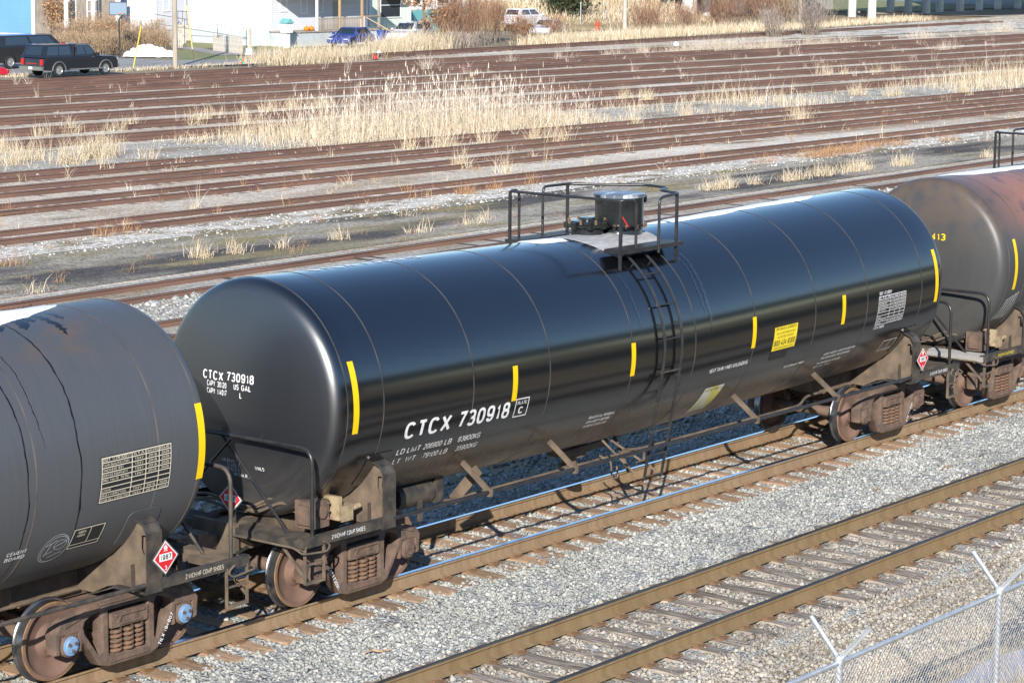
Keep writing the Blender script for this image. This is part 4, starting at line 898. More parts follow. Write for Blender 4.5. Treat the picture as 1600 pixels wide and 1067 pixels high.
# left grey car
f = Flat(); f.rect(6.02, -.44, 7.10, .10, 1); yl = f.build("table_panel", [M['cream'], M['panel_black']], cyl_fn(), left)
f = Flat(); info_table(f, 6.03, -.43, 7.09, .09, "DOT 117R100W", [("TANK QUALIFICATION", "TXXV", "2018", "2028"), ("THICKNESS TEST", "TXXV", "2018", "2028"), ("SERVICE EQUIPMENT", "TXXV", "2018", "2028"), ("PRD: VALVE  75 PSI", "TXXV", "2018", "2028"), ("", "", "", ""), ("LINING", "", "", ""), ("88.B.2 INSPECTION", "TXXV", "2018", "2028"), ("STUB SILL INSPECTION", "TXXV", "2018", "2028")], ("STA", "QUALIFIED", "DUE"), .012)
f.build("inspection_table", [M['cream']], cyl_fn(.0065), yl)
f = Flat(); f.rect(5.76, -1.01, 6.24, -.70, 1); yl = f.build("service_panel", [M['cream'], M['panel_black']], cyl_fn(), left)
f = Flat(); f.frame(5.77, -1.0, 6.23, -.71, .013).rect(6.02, -.94, 6.03, -.725).rect(5.785, -.945, 6.215, -.935).text("ABDX", 5.84, -.78, .035, .12, 0, .02).text("ABDX", 5.84, -.83, .035, .12, 0, .02); f.build("service_print", [M['cream']], cyl_fn(.0065), yl)
f = Flat(); f.text("CEMENT", 4.85, -.86, .055, .28, 0, .02).text("BOARD", 4.85, -.94, .055, .28, 0, .02); f.build("stencil_lettering", [M['white']], cyl_fn(), left)
M['chalk'] = mat("chalk_line", (.42, .43, .45), .8)
f = Flat(); el = lambda cx_, cy_, rx, ry, n=26: [(cx_+rx*math.cos(2*PI*i/n), cy_+ry*math.sin(2*PI*i/n)) for i in range(n+1)]
for c_ in (el(5.56, -.93, .20, .21), el(5.575, -.94, .185, .19), el(5.63, -.88, .09, .07)):
    for a_, b_ in zip(c_, c_[1:]): f.line(a_, b_, .008)
for a_, b_ in (((5.42, -.86), (5.56, -.80)), ((5.49, -.83), (5.45, -1.02)), ((5.44, -1.0), (5.56, -.96)), ((5.52, -1.06), (5.70, -1.0)), ((5.55, -.90), (5.70, -.84))): f.line(a_, b_, .012)
f.build("graffiti", [M['chalk']], cyl_fn(.003), left)
strip(left, 7.58, -16.2, 17.4)
placard(left, lambda o: (lambda u, v: (6.90+u, -1.60-o, 1.36+v)))
b = MB(); b.box((6.90, -1.56, 1.34), (.05, .07, .2)); b.build("placard_bracket", M['black_dusty'], left)
def streak(car, x, a0, a1, wd, seed, m='wet'):
    r = random.Random(seed); b = MB(); n = 50; xx = x
    for i in range(n+1):
        a = (a0+(a1-a0)*i/n)*D2R; xx += r.uniform(-.012, .012)+(x-xx)*.05; k = wd*(.5+.8*r.random())*(1 if i < n*.8 else (n-i)/(n*.2)+.1); rr = RT+.0025
        for d in (-k/2, k/2): b.v.append((xx+d, -rr*math.cos(a), zc(xx)+rr*math.sin(a)))
    b.f = [(2*i, 2*i+1, 2*i+3, 2*i+2) for i in range(n)]; b.m = [0]*n; b.build("wet_streak" if m == 'wet' else "grime_streak", M[m], car, ang=60, fix=False)
for k, (x, a0, a1, wd) in enumerate([(5.72, 84, -42, .022), (5.22, 84, 12, .012), (4.95, 84, -50, .018), (6.28, 84, 62, .09), (5.9, 84, 70, .10), (6.0, 84, 72, .08), (6.5, 84, 74, .06), (5.6, 84, 72, .14), (4.2, 84, -50, .02), (6.14, 84, 76, .12), (5.4, 84, 74, .10)]): streak(left, x, a0, a1, wd, k)
M['grime'] = mat("dried_grime", (.016, .017, .019), .2, col2=(.006, .007, .008), scale=14, stretch=(8, 1, 1)); P(M['grime']).inputs['IOR'].default_value = 2.3
for k, (x, a0, a1, wd) in enumerate([(.42, 54, 16, .05), (.56, 54, 4, .07), (-1.25, 50, 14, .05)]): streak(main, x, a0, a1, wd, 40+k, 'grime')
snow_cap("snow_patch", -17.65, -7.2, 6.95, 74, 118, "long strip of snow on top of the matte grey tank car", 1, .05, cat="snow")
snow_cap("snow_patch", 0, 1.0, 6.1, 87, 108, "long strip of snow on top of the glossy black tank, right of the platform", 2, .014, cat="snow")
snow_cap("snow_patch", 0, -2.0, -1.2, 84, 100, "small white snow patch left of the black tank's roof platform", 3, .012, n=40, cat="snow")
snow_cap("frost_patch", 0, -1.15, .62, 59, 112, "grey frosted crust on the black tank under its roof railing", 4, .012, m='slush', n=40, cat="frost")
snow_cap("snow_patch", 17.65, -7.0, -1.0, 86, 112, "long strip of snow on top of the rust-topped tank at the right edge", 5, .03, cat="snow")
# right rust-topped car
f = Flat(); f.text("105413", -.16, 3.0, .12, .57, 0, .03); f.build("head_lettering", [M['yellow']], head_fn(-1), right)
strip(right, -7.28, -15.1, 19.4)
f = Flat()
for k in range(5):
    u = -7.52+.09*k; pts = [(u, -.98), (u+.10, -.62+.03*k), (u+.16, -.58+.03*k), (u+.09, -.95), (u, -.98)]
    for a_, b_ in zip(pts, pts[1:]): f.line(a_, b_, .008)
for k in range(7): f.line((-7.55+.07*k, -1.02), (-7.50+.07*k, -1.0), .008)
f.build("graffiti", [M['white']], cyl_fn(.003), right)
# ------------------------------------------------------------------ chain-link fence by the ditch
M['galv'] = mat("galvanised_steel", (.50, .53, .56), .42, .55, col2=(.62, .65, .68), scale=9)
M['wire'] = mat("galvanised_wire", (.55, .56, .57), .45, .5)
fence = empty("chain_link_fence", (-11.37, -10.7, -.55), "galvanised chain link fence with barbed wire arms at the lower right", "fence")
FX0, FX1, FZ0, FZ1 = -2.2, 9.2, .03, 2.53
for i in range(4):
    x = i*3.07
    b = MB(); b.cyl((x, 0, -.3), (x, 0, 2.56), .035, 14); b.lathe([(0, .042), (.05, .044), (.075, .03), (.085, 0)], (x, 0, 2.54), 'z', 14)
    for z in (.4, .8, 1.25, 1.7, 2.1): b.lathe([(0, .0365), (0, .039), (.02, .039), (.02, .0365)], (x, 0, z), 'z', 12)
    b.build("fence_post", M['galv'], fence)
    for s in (-1, 1):
        b = MB(); b.bar((x, s*.02, 2.60), (x, s*.30, 2.92), .045, .012, up=(1, 0, 0)); b.bar((x-.018, s*.02, 2.61), (x-.018, s*.30, 2.93), .008, .03, up=(1, 0, 0)); b.build("barbed_wire_arm", M['galv'], fence, ang=None)
b = MB(); b.tube([(FX0, 0, 2.55), (FX1, 0, 2.55)], .024, 12)
for k in range(26): b.lathe([(-.012, .027), (-.012, .0275), (.012, .0275), (.012, .027)], (FX0+.2+k*.43, 0, 2.55), 'x', 10)
b.build("top_rail", M['galv'], fence)
b = MB(); pit = .062; H_ = FZ1-FZ0
k = FX0-H_
while k < FX1:
    for s in (1, -1):
        xa, xb, za, zb = k, k+H_, FZ0, FZ1
        if s < 0: xa, xb = xb, xa
        lo, hi = FX0, FX1
        def cl(x, z):
            return x, z
        # clip against the ends of the run
        t0, t1 = 0.0, 1.0; d = xb-xa
        for lim, sg in ((lo, 1), (hi, -1)):
            fa = sg*(xa-lim); fb = sg*(xb-lim)
            if fa < 0 and fb < 0: t0 = 2
            elif fa < 0: t0 = max(t0, fa/(fa-fb))
            elif fb < 0: t1 = min(t1, fa/(fa-fb))
        if t0 < t1:
            b.tube([(xa+d*t0, s*.004-.03, za+H_*t0), (xa+d*t1, s*.004-.03, za+H_*t1)], .0027, 3, cap=False)
    k += pit
tag(b.build("wire_mesh", M['wire'], fence, ang=None, fix=False), kind='stuff')
b = MB()
for s in (-1, 1):
    for t in (.35, .68, .97):
        y, z = s*(.02+.28*t), 2.60+.32*t+.02
        b.tube([(FX0+.3*i, y+random.uniform(-.004, .004), z-.012*math.sin(PI*((i*.3+FX0) % 3.07)/3.07)) for i in range(39)], .0014, 3)
        for i in range(80): xx = FX0+.145*i+random.uniform(-.03, .03); b.bar((xx-.008, y-.007, z-.009), (xx+.008, y+.007, z+.009), .002, .002)
tag(b.build("barbed_wire", M['wire'], fence, ang=None, fix=False), kind='stuff')

# ------------------------------------------------------------------ plants
def veg_mat(name, cols, rough=.85):
    m = bpy.data.materials.new(name); m.use_nodes = True; nt = m.node_tree; p = P(m); L = nt.links.new
    p.inputs['Roughness'].default_value = rough; p.inputs['Specular IOR Level'].default_value = .2
    a = nod(nt, "ShaderNodeAttribute", attribute_name='tone'); r = nod(nt, "ShaderNodeValToRGB"); els = r.color_ramp.elements
    for i, c in enumerate(cols):
        e = els[i] if i < 2 else els.new(.5)
        e.position = i/(len(cols)-1); e.color = (*c, 1)
    L(a.outputs['Fac'], r.inputs[0]); L(r.outputs[0], p.inputs['Base Color']); return m
M['straw'] = veg_mat("straw", [(.34, .25, .15), (.56, .44, .28), (.70, .58, .41), (.80, .71, .56)])
M['reed'] = veg_mat("reed", [(.42, .33, .24), (.58, .48, .37), (.68, .60, .49), (.74, .67, .57)])
M['rustweed'] = veg_mat("rust_weed", [(.26, .14, .08), (.40, .23, .12), (.52, .34, .19)])
M['twig_red'] = veg_mat("red_brown_twigs", [(.16, .07, .045), (.28, .13, .075), (.40, .22, .13), (.46, .33, .22)])
M['twig_grey'] = veg_mat("grey_twigs", [(.24, .19, .16), (.38, .31, .27), (.50, .43, .38)])
M['twig_tan'] = veg_mat("tan_brush", [(.20, .13, .08), (.34, .23, .14), (.46, .34, .22), (.52, .40, .27)])
M['leaf_brown'] = veg_mat("dry_oak_leaves", [(.22, .10, .04), (.40, .20, .09), (.52, .30, .16), (.60, .38, .22)])
M['green_weed'] = veg_mat("green_weed", [(.10, .11, .035), (.17, .17, .06), (.30, .27, .12)])
M['conifer'] = veg_mat("dark_evergreen", [(.02, .03, .015), (.05, .06, .03), (.09, .09, .05)])

def blades(pts, h, wd, lean, curl=.3, az=None):
    """numpy blades: base pair, mid pair, tip"""
    n = len(pts); h = np.broadcast_to(h, n); a = rng.uniform(0, 2*PI, n) if az is None else az; b_ = rng.uniform(0, 2*PI, n)
    l = np.abs(rng.normal(0, lean, n)); d = np.stack([np.cos(a)*l, np.sin(a)*l, np.ones(n)], -1); d /= np.linalg.norm(d, axis=1)[:, None]
    s_ = np.stack([np.cos(b_), np.sin(b_), np.zeros(n)], -1)*np.broadcast_to(wd, n)[:, None]/2
    mid = pts+d*(h*.6)[:, None]; tip = pts+d*h[:, None]+np.stack([np.cos(a), np.sin(a), -np.ones(n)*.3], -1)*(h*curl*rng.uniform(0, 1, n))[:, None]
    V = np.stack([pts-s_, pts+s_, mid+s_*.8, mid-s_*.8, tip], 1)
    q_ = np.array([0, 1, 2, 3]); t_ = np.array([3, 2, 4]); o = np.arange(n)[:, None]*5
    return V.reshape(-1, 3), (q_+o), (t_+o), rng.beta(2, 2, n)
def leafcards(pts, size):
    n = len(pts); a = rng.normal(size=(n, 3)); a /= np.linalg.norm(a, axis=1)[:, None]; c = np.cross(a, rng.normal(size=(n, 3))); c /= np.linalg.norm(c, axis=1)[:, None]
    s_ = np.broadcast_to(size, n)[:, None]*rng.uniform(.6, 1.3, (n, 1)); V = np.stack([pts-a*s_, pts+c*s_*.6, pts+a*s_, pts-c*s_*.6], 1)
    return V.reshape(-1, 3), np.array([0, 1, 2, 3])+np.arange(n)[:, None]*4, np.zeros((0, 3), int), rng.beta(2, 2, n)
def veg_mesh(name, parts, m):
    Vs, Q, T, tone = [], [], [], []; o = 0
    for V, q_, t_, tn in parts:
        Vs.append(V); Q.append(q_+o); T.append(t_+o); tone.append(np.repeat(tn, len(V)//max(1, len(tn)))); o += len(V)
    V = np.concatenate(Vs); Q = np.concatenate(Q); T = np.concatenate(T); tone = np.concatenate(tone)
    me = bpy.data.meshes.new(name); me.vertices.add(len(V)); me.vertices.foreach_set('co', V.reshape(-1).astype(np.float32))
    li = np.concatenate([Q.reshape(-1), T.reshape(-1)]).astype(np.int32); me.loops.add(len(li)); me.loops.foreach_set('vertex_index', li)
    ls = np.concatenate([np.arange(len(Q))*4, len(Q)*4+np.arange(len(T))*3]).astype(np.int32); me.polygons.add(len(ls)); me.polygons.foreach_set('loop_start', ls)
    me.polygons.foreach_set('loop_total', np.concatenate([np.full(len(Q), 4), np.full(len(T), 3)]).astype(np.int32))
    at = me.attributes.new('tone', 'FLOAT', 'POINT'); at.data.foreach_set('value', tone.astype(np.float32)); me.update(calc_edges=True); me.materials.append(m); return me
def spots(cl, z=GR-.02):
    """clusters (x, y, rx, ry, n) -> points, clumped"""
    out = []
    for x, y, rx, ry, n in cl:
        k = max(2, n//9); c = np.stack([rng.normal(x, rx*.5, k).clip(x-rx, x+rx), rng.uniform(y-ry, y+ry, k)], -1)
        p = c[rng.integers(0, k, n)]+rng.normal(0, .13, (n, 2)); out.append(p)
    p = np.concatenate(out); return np.concatenate([p, np.full((len(p), 1), z)], 1)
def patch(name, label, clusters, h, m, wd=.022, lean=.22, cat="dry grass", hv=.3, curl=.3, z=GR-.02):
    p = spots(clusters, z); hh = h*rng.lognormal(-.15, .42, len(p)).clip(.2, 1.7)
    return tag(link(name, veg_mesh(name, [blades(p, hh, wd, lean, curl)], m)), label, cat, kind='stuff')
def reeds(name, label, x0, x1, yf, n, hr, plume=.5, m='reed'):
    x = x0+(x1-x0)*rng.beta(1.7, 1.7, n); p = np.stack([x, yf(x, n), np.full(n, GR-.02)], -1); env = np.sin(np.pi*((x-x0)/(x1-x0)).clip(.02, .98))**.45
    h = rng.uniform(*hr, n)*env*rng.lognormal(0, .08, n); az = rng.normal(.6, .9, n)
    parts = [blades(p, h, .014, .10, .05, az)]; k = rng.random(n) < plume; tp = parts[0][0].reshape(-1, 5, 3)[k, 4]; nn = len(tp)
    parts.append(blades(tp-np.array([0, 0, .06]), rng.uniform(.18, .32, nn), .038, .18, .18, az[k]))
    pl = p[rng.integers(0, n, n*2)]; pl = pl+np.stack([0*pl[:, 0], 0*pl[:, 0], rng.uniform(.2, 1.0, len(pl))*.55*hr[1]], -1)
    parts.append(blades(pl, rng.uniform(.25, .5, len(pl)), .022, .8, .5))
    return tag(link(name, veg_mesh(name, parts, M[m])), label, "reeds", kind='stuff')
y5 = lambda x: -.036*x+45.72; y6 = lambda x: -.056*x+56.75
# the big stand in the middle gravel strip
strip_y = lambda lo, hi: (lambda x, n: y5(x)+lo+(y6(x)-y5(x)-lo-hi)*rng.random(n))
reeds("tall_reeds", "tall pale plumed reeds standing in the middle of the yard", 45, 64, strip_y(1.6, 2.0), 850, (1.7, 2.7), .45)
def strip_patch(name, label, x0, x1, n, h, lo=1.2, hi=1.5, m='straw', wd=.016):
    x = x0+(x1-x0)*rng.beta(1.4, 1.4, n); y = strip_y(lo, hi)(x, n); env = np.sin(np.pi*((x-x0)/(x1-x0)).clip(.03, .97))**.5
    p = np.stack([x, y, np.full(n, GR-.02)], -1); return tag(link(name, veg_mesh(name, [blades(p, h*env*rng.lognormal(-.1, .4, n), wd, .32, .5)], M[m])), label, "dry grass", kind='stuff')
strip_patch("dry_grass", "dense straw grass at the foot of the tall plumed reeds", 41.5, 66, 8500, .85)
strip_patch("dry_grass", "straw grass clump right of the reed stand", 69, 73, 260, .7)
strip_patch("dry_grass", "straw grass strip in the middle gravel at the right", 76.5, 83, 800, .85)
strip_patch("dry_grass", "tall straw grass at the right edge of the middle gravel strip", 95, 122, 3600, 1.15)
g = lambda px, py: gp(px, py)
def pxp(name, label, lst, h, m='straw', n=120, rx=.5, ry=.3, wd=.013, lean=.42, cat="dry grass"):
    cl = []
    for it in lst:
        q_ = g(it[0], it[1]); cl.append((q_.x, q_.y, it[2] if len(it) > 2 else rx, it[3] if len(it) > 3 else ry, int(1.6*(it[4] if len(it) > 4 else n))))
    return patch(name, label, cl, h, M[m], wd, lean, cat)
pxp("dry_grass", "straw grass tufts in the gravel at the left edge of the yard", [(15, 258, .8, .6, 200), (55, 252, .7, .4, 130), (5, 240, .4, .4, 70)], .75)
pxp("dry_grass", "straw grass tufts right of the leftmost clump by the gravel", [(110, 258, .6, .5, 190), (140, 250, .7, .5, 230), (160, 246, .5, .4, 110), (185, 242, .4, .3, 60)], .85)
pxp("weeds", "thin straw weeds growing between the far yard tracks at the left", [(65, 213, .4, .2, 45), (115, 208, .6, .2, 70), (178, 205, .5, .2, 60), (205, 198, .3, .2, 30), (300, 195, .7, .3, 70), (330, 190, .7, .3, 90), (345, 186, .3, .2, 40), (380, 185, .4, .2, 50), (160, 265, .3, .2, 40), (235, 250, .3, .2, 40), (380, 196, .6, .3, 80)], .6)
pxp("weeds", "thin straw weeds on the tracks behind the tall reeds", [(420, 180), (455, 175), (500, 170), (980, 158, .6, .3, 120), (1010, 160, .6, .3, 150), (1290, 118, .7, .3, 60), (1320, 118, .6, .3, 50), (1370, 118, .7, .3, 60), (1400, 115, .6, .3, 50), (1340, 150, .6, .3, 150), (1395, 152, .8, .3, 120), (1505, 150, .4, .3, 140)], .65)
pxp("weeds", "straw tufts hugging the rails below the tall reeds", [(640, 235, .5, .2, 60), (695, 232, .5, .3, 120), (760, 225, .3, .2, 60), (870, 222, .8, .3, 140), (835, 222, .3, .2, 80), (990, 195, .4, .3, 60), (1070, 185, .4, .2, 60), (1250, 190), (720, 265, .3, .2, 80), (790, 272, .3, .2, 50)], .7)
pxp("dry_grass", "straw tufts on the dark lane between the tracks at the left", [(313, 405, .22, .2, 110), (370, 398, .25, .15, 80), (442, 390, .2, .12, 45), (530, 376, .25, .12, 45), (60, 460, .2, .1, 20), (640, 340, .2, .1, 20), (735, 352, .35, .1, 40), (660, 365, .5, .1, 40), (760, 345, .2, .1, 25)], .36, lean=.5)
pxp("dry_grass", "straw grass fringe on the dark lane right of the roof railing", [(1105, 299, .25, .15, 60), (1130, 296, .5, .2, 170), (1180, 290, .25, .15, 40), (1240, 283, .9, .2, 160), (1290, 276, .9, .25, 240), (1340, 268, .9, .25, 280), (1410, 260, .7, .2, 160), (1540, 248, .5, .2, 60)], .42, lean=.45)
pxp("rust_weeds", "rust-brown weeds along the track beyond the dark lane at the right", [(1280, 246, 1.6, .5, 420), (1320, 240, 1.6, .5, 420), (1355, 232, 1.2, .4, 180), (1400, 228, 1.0, .4, 120), (1200, 255, .8, .3, 60), (1480, 222, 1.2, .3, 90)], .34, 'rustweed', lean=.5, cat="weeds")
pxp("rust_weeds", "rust-brown weeds along the track beyond the dark lane left of the railing", [(728, 305, .3, .15, 120), (765, 298, .4, .2, 40), (660, 312, .4, .2, 20), (640, 300, .4, .2, 24), (830, 288, .6, .2, 60), (560, 318, .3, .2, 16), (175, 370, .6, .2, 50), (210, 362, .5, .2, 40), (5, 418, .4, .2, 40)], .36, 'rustweed', lean=.45, cat="weeds")
pxp("green_weeds", "olive weeds and moss beside the dark access lane", [(40, 415, 1.8, .9, 500), (130, 402, 2.0, 1.0, 600), (250, 385, 1.8, .9, 400), (330, 372, 1.8, .8, 300), (30, 452, 1.4, .6, 300), (110, 445, 1.4, .6, 250), (460, 362, 1.8, .9, 300), (650, 335, 2.4, .8, 400), (1130, 270, 2.4, .7, 400), (1000, 300, 2.4, .7, 300)], .09, 'green_weed', lean=1.2, cat="weeds")
pxp("pale_brush", "pale wispy brush between the outer tracks at the upper right", [(1090, 82, 3.5, .7, 1100), (1140, 80, 3.5, .7, 1300), (1200, 78, 3, .6, 900), (1270, 72, 3, .4, 400), (1320, 70, 2, .4, 250), (1480, 80, 2.0, .4, 250), (1440, 60, 2, .4, 260), (1560, 50, 4, .5, 400), (1000, 85, 1.5, .3, 160), (960, 88, 1.5, .3, 120), (880, 95, 1, .3, 60), (800, 100, .8, .3, 60), (670, 108, .9, .3, 120)], .85, 'reed', lean=1.0, wd=.010, cat="brush")
def weeds(name, label, n, x0, x1, y0, y1, h, m, per=10, wd=.012):
    c = np.stack([rng.uniform(x0, x1, n), rng.uniform(y0, y1, n)], -1); i = np.repeat(np.arange(n), per); p = c[i]+rng.normal(0, .09, (n*per, 2)); hs = (h*rng.lognormal(0, .45, n))[i]
    p = np.concatenate([p, np.full((n*per, 1), GR)], 1); return tag(link(name, veg_mesh(name, [blades(p, hs*rng.uniform(.4, 1.1, n*per), wd, .55)], M[m])), label, "weeds", kind='stuff')
weeds("weeds", "small straw weeds dotted along the yard tracks before the reeds", 260, 10, 115, 30.2, 46, .30, 'straw')
weeds("weeds", "small russet weeds dotted along the yard tracks before the reeds", 160, 10, 115, 29.8, 39, .26, 'rustweed')
weeds("weeds", "small straw weeds dotted over the gravel beside the tall reeds", 130, 26, 135, 43, 53, .3, 'straw', 10)
weeds("weeds", "thin pale weeds dotted along the far yard tracks", 300, 30, 190, 54, 88, .55, 'reed', 9, .014)
weeds("weeds", "low straw and russet weeds dotted over the access lane", 150, 2, 75, 22.8, 30, .16, 'rustweed', 14, .009)
# straw verge between the outermost track and the street
def verge(name, label, pts, n, h, m='straw', spread=1.2, wd=.03, lean=.4):
    P_ = [g(*a) for a in pts]; t = rng.random(n)*(len(P_)-1); i = t.astype(int); fr = t-i; A = np.array([(p.x, p.y) for p in P_])
    p = A[i]*(1-fr)[:, None]+A[i+1]*fr[:, None]+rng.normal(0, spread*.5, (n, 2)); p = np.concatenate([p, np.full((n, 1), -.3)], 1)
    return tag(link(name, veg_mesh(name, [blades(p, h*rng.lognormal(0, .3, n), wd, lean)], M[m])), label, "dry grass", kind='stuff')
def ditch(name, label, x0, x1, y0, y1, n, h, wd):
    c = np.stack([rng.uniform(x0, x1, n//25), rng.uniform(y0, y1, n//25)], -1); p = c[rng.integers(0, len(c), n)]+rng.normal(0, .12, (n, 2)); z = np.interp(p[:, 1], [q_[0] for q_ in prof], [q_[1] for q_ in prof])
    p = np.concatenate([p, z[:, None]-.01], 1); return tag(link(name, veg_mesh(name, [blades(p, h*rng.lognormal(0, .4, n), wd, .9)], M['straw'])), label, "dry grass", kind='stuff')
verge("dry_grass", "low straw verge in front of the black pickup", [(0, 119), (120, 113), (270, 105), (420, 97)], 2200, .2, spread=.8, wd=.02)
verge("dry_grass", "tall straw reeds in front of the blue car", [(415, 99), (450, 97), (500, 94), (555, 90)], 3000, 1.0, spread=2.0, wd=.02)
verge("dry_grass", "tall straw reeds in front of the silver car by the white house", [(585, 86), (620, 80), (655, 76), (685, 74)], 3000, 1.2, spread=1.8, wd=.02)
verge("dry_grass", "bright straw verge beside the outermost track near the hydrant", [(840, 70), (900, 64), (980, 58), (1080, 52), (1200, 44)], 9000, .7, spread=2.0)
verge("dry_grass", "straw verge at the foot of the bare bush at the upper right", [(1200, 45), (1290, 40), (1380, 33), (1440, 30)], 3000, .5, spread=2.2)
ditch("dry_grass", "short dry grass in the ditch behind the chain link fence", -9, -1.2, -8.6, -6.75, 11000, .09, .006)
ditch("dry_grass", "taller dry stalks in the ditch at the lower right corner", -5, 2, -9.4, -8.3, 2500, .28, .006)

def shrub(name, label, pos, h, r, nst, m, twigs=900, leaf=None, nleaf=0, cat="bush", lsize=.06, spread=.55, wd=.016, group=None):
    root = empty(name, pos, label, cat, group); b = MB(); ends = []
    for k in range(nst):
        a = random.uniform(0, 2*PI); l = random.uniform(.15, 1)*spread; hh = h*random.uniform(.6, 1.0); bx, by = random.uniform(-.3, .3)*r, random.uniform(-.3, .3)*r
        pts = [Vector((bx+math.cos(a)*r*l*t**1.3, by+math.sin(a)*r*l*t**1.3, hh*t)) for t in (0, .35, .7, 1)]; b.tube(pts, [.03, .022, .014, .006], 3, cap=False)
        ends += [pts[1].lerp(pts[3], random.random()) for _ in range(3)]
    st = b.mesh("stems", M['bark'], None, fix=False); st_o = link("stems", st, root)
    E = np.array([tuple(e) for e in ends]); p = E[rng.integers(0, len(E), twigs)]+rng.normal(0, .12*r, (twigs, 3)); p[:, 2] = p[:, 2].clip(.0, h)
    parts = [blades(p, rng.uniform(.2, .55, twigs)*max(.6, h*.4), wd, .7, .2)]
    link("twigs", veg_mesh("twigs", parts, M[m]), root)
    if leaf:
        p = E[rng.integers(0, len(E), nleaf)]+rng.normal(0, .16*r, (nleaf, 3)); p[:, 2] = p[:, 2].clip(.1, h*1.1); link("leaves", veg_mesh("leaves", [leafcards(p, lsize)], M[leaf]), root)
    return root
M['bark'] = mat("grey_brown_bark", (.13, .10, .08), .9, col2=(.22, .18, .14), scale=6)
Z0 = -.3
def at(px, py): p = gp(px, py, Z0); return (p.x, p.y, Z0)
shrub("bush", "big tangled brown bush left of the snow pile", at(125, 84), 2.2, 2.8, 40, 'twig_tan', 6000, 'leaf_brown', 1200, lsize=.07)
shrub("bush", "tangled brown bush with rusty leaves under the basketball hoop", at(165, 82), 2.5, 2.6, 36, 'twig_tan', 5500, 'leaf_brown', 2200, lsize=.07)
shrub("bush", "low tan brush right of the hoop, beside the snow pile", at(225, 75), 1.9, 2.6, 30, 'twig_tan', 5200, 'leaf_brown', 600)
shrub("bush", "dark leafy bush against the blue house's porch", at(80, 66), 4.6, 2.2, 26, 'twig_tan', 1800, 'leaf_brown', 2200, lsize=.09)
shrub("bush", "grey bare brush beside the blue house corner", at(45, 63), 4.2, 2.2, 26, 'twig_grey', 1800)
shrub("bush", "twiggy bush in front of the pale green house window", at(545, 62), 3.6, 2.2, 26, 'twig_grey', 1500, 'leaf_brown', 500)
shrub("bush", "red-brown bush directly right of the rusty-leaved oak", at(700, 72), 3.8, 2.6, 46, 'twig_red', 3800)
shrub("bush", "red-brown bush behind the yellow guy wire marker", at(735, 72), 4.2, 2.8, 46, 'twig_red', 3800)
shrub("bush", "red-brown bush left of the white sport utility car", at(770, 66), 3.6, 2.6, 40, 'twig_red', 3200)
shrub("bush", "tan-red brush in front of the white sport utility car", at(815, 64), 2.2, 2.4, 36, 'twig_red', 2400, 'leaf_brown', 500)
shrub("bush", "grey fallen brush at the foot of the red-brown bushes", at(725, 76), 1.1, 3.2, 30, 'twig_grey', 1500, spread=.9)
shrub("bush", "orange-brown brush in front of the small silver sedan", at(865, 60), 1.8, 2.0, 30, 'twig_red', 1600, 'leaf_brown', 500)
shrub("bush", "red-brown bush right of the white pole", at(1010, 52), 2.6, 3.2, 46, 'twig_red', 3600)
shrub("bush", "red-brown brush in front of the first white pillar", at(1070, 48), 2.4, 3.2, 40, 'twig_red', 3000)
shrub("bush", "red-brown brush left of the overpass shadow", at(1130, 44), 3.2, 3.4, 40, 'twig_red', 3200)
shrub("bush", "red-brown brush in front of the dark overpass opening", at(1190, 42), 3.8, 3.4, 40, 'twig_red', 3200)
shrub("bush", "tan brush left of the wooden post by the overpass", at(1230, 40), 3.2, 3.0, 36, 'twig_tan', 2600)
shrub("bush", "bare grey bush growing alone beside the outer track", at(1268, 58), 3.4, 2.4, 60, 'twig_grey', 1600, spread=.9)
shrub("bush", "bare grey bush at the left of the lone one by the outer track", at(1208, 60), 2.8, 2.0, 40, 'twig_grey', 1100, spread=.8)
shrub("bush", "dark evergreen thicket behind the hydrant", at(885, 42), 4.0, 3.6, 30, 'conifer', 3000, 'conifer', 2500, lsize=.2)
def tree(label, pos, h, r, leafm, nleaf, trunk_r=.16, name="oak_tree"):
    root = empty(name, pos, label, "tree"); b = MB(); b.tube([(0, 0, 0), (.05, 0, h*.35), (0, .05, h*.7), (.05, 0, h)], [trunk_r, trunk_r*.8, trunk_r*.5, .03], 8); E = []
    for k in range(26):
        z = h*random.uniform(.22, .95); a = random.uniform(0, 2*PI); l = r*random.uniform(.5, 1)*(1.1-z/h*.5); pts = [Vector((0, 0, z)), Vector((math.cos(a)*l*.5, math.sin(a)*l*.5, z+l*.18)), Vector((math.cos(a)*l, math.sin(a)*l, z+l*.3))]
        b.tube(pts, [.05, .03, .012], 4); E += [pts[1].lerp(pts[2], t) for t in (.1, .4, .7, 1)]
    b.build("trunk", M['bark'], root, fix=False); E = np.array([tuple(e) for e in E]); p = E[rng.integers(0, len(E), nleaf)]+rng.normal(0, .22, (nleaf, 3)); link("crown", veg_mesh("crown", [leafcards(p, .085)], M[leafm]), root)
for lab, px, py, h_, r_, nt_ in (("low tan brush at the foot of the big tangled bush", 150, 88, 1.5, 2.6, 4500), ("low tan brush between the bush and the snow pile", 190, 86, 1.6, 2.4, 4500), ("low tan brush left of the pickup's cab roof line", 110, 87, 1.5, 2.4, 4000), ("russet brush between the snow pile and the white house", 250, 78, 1.3, 2.2, 3500)): shrub("bush", lab, at(px, py), h_, r_, 26, 'twig_tan', nt_)
tree("young oak holding rusty orange leaves in front of the white house", at(662, 72), 6.0, 2.3, 'leaf_brown', 2200)
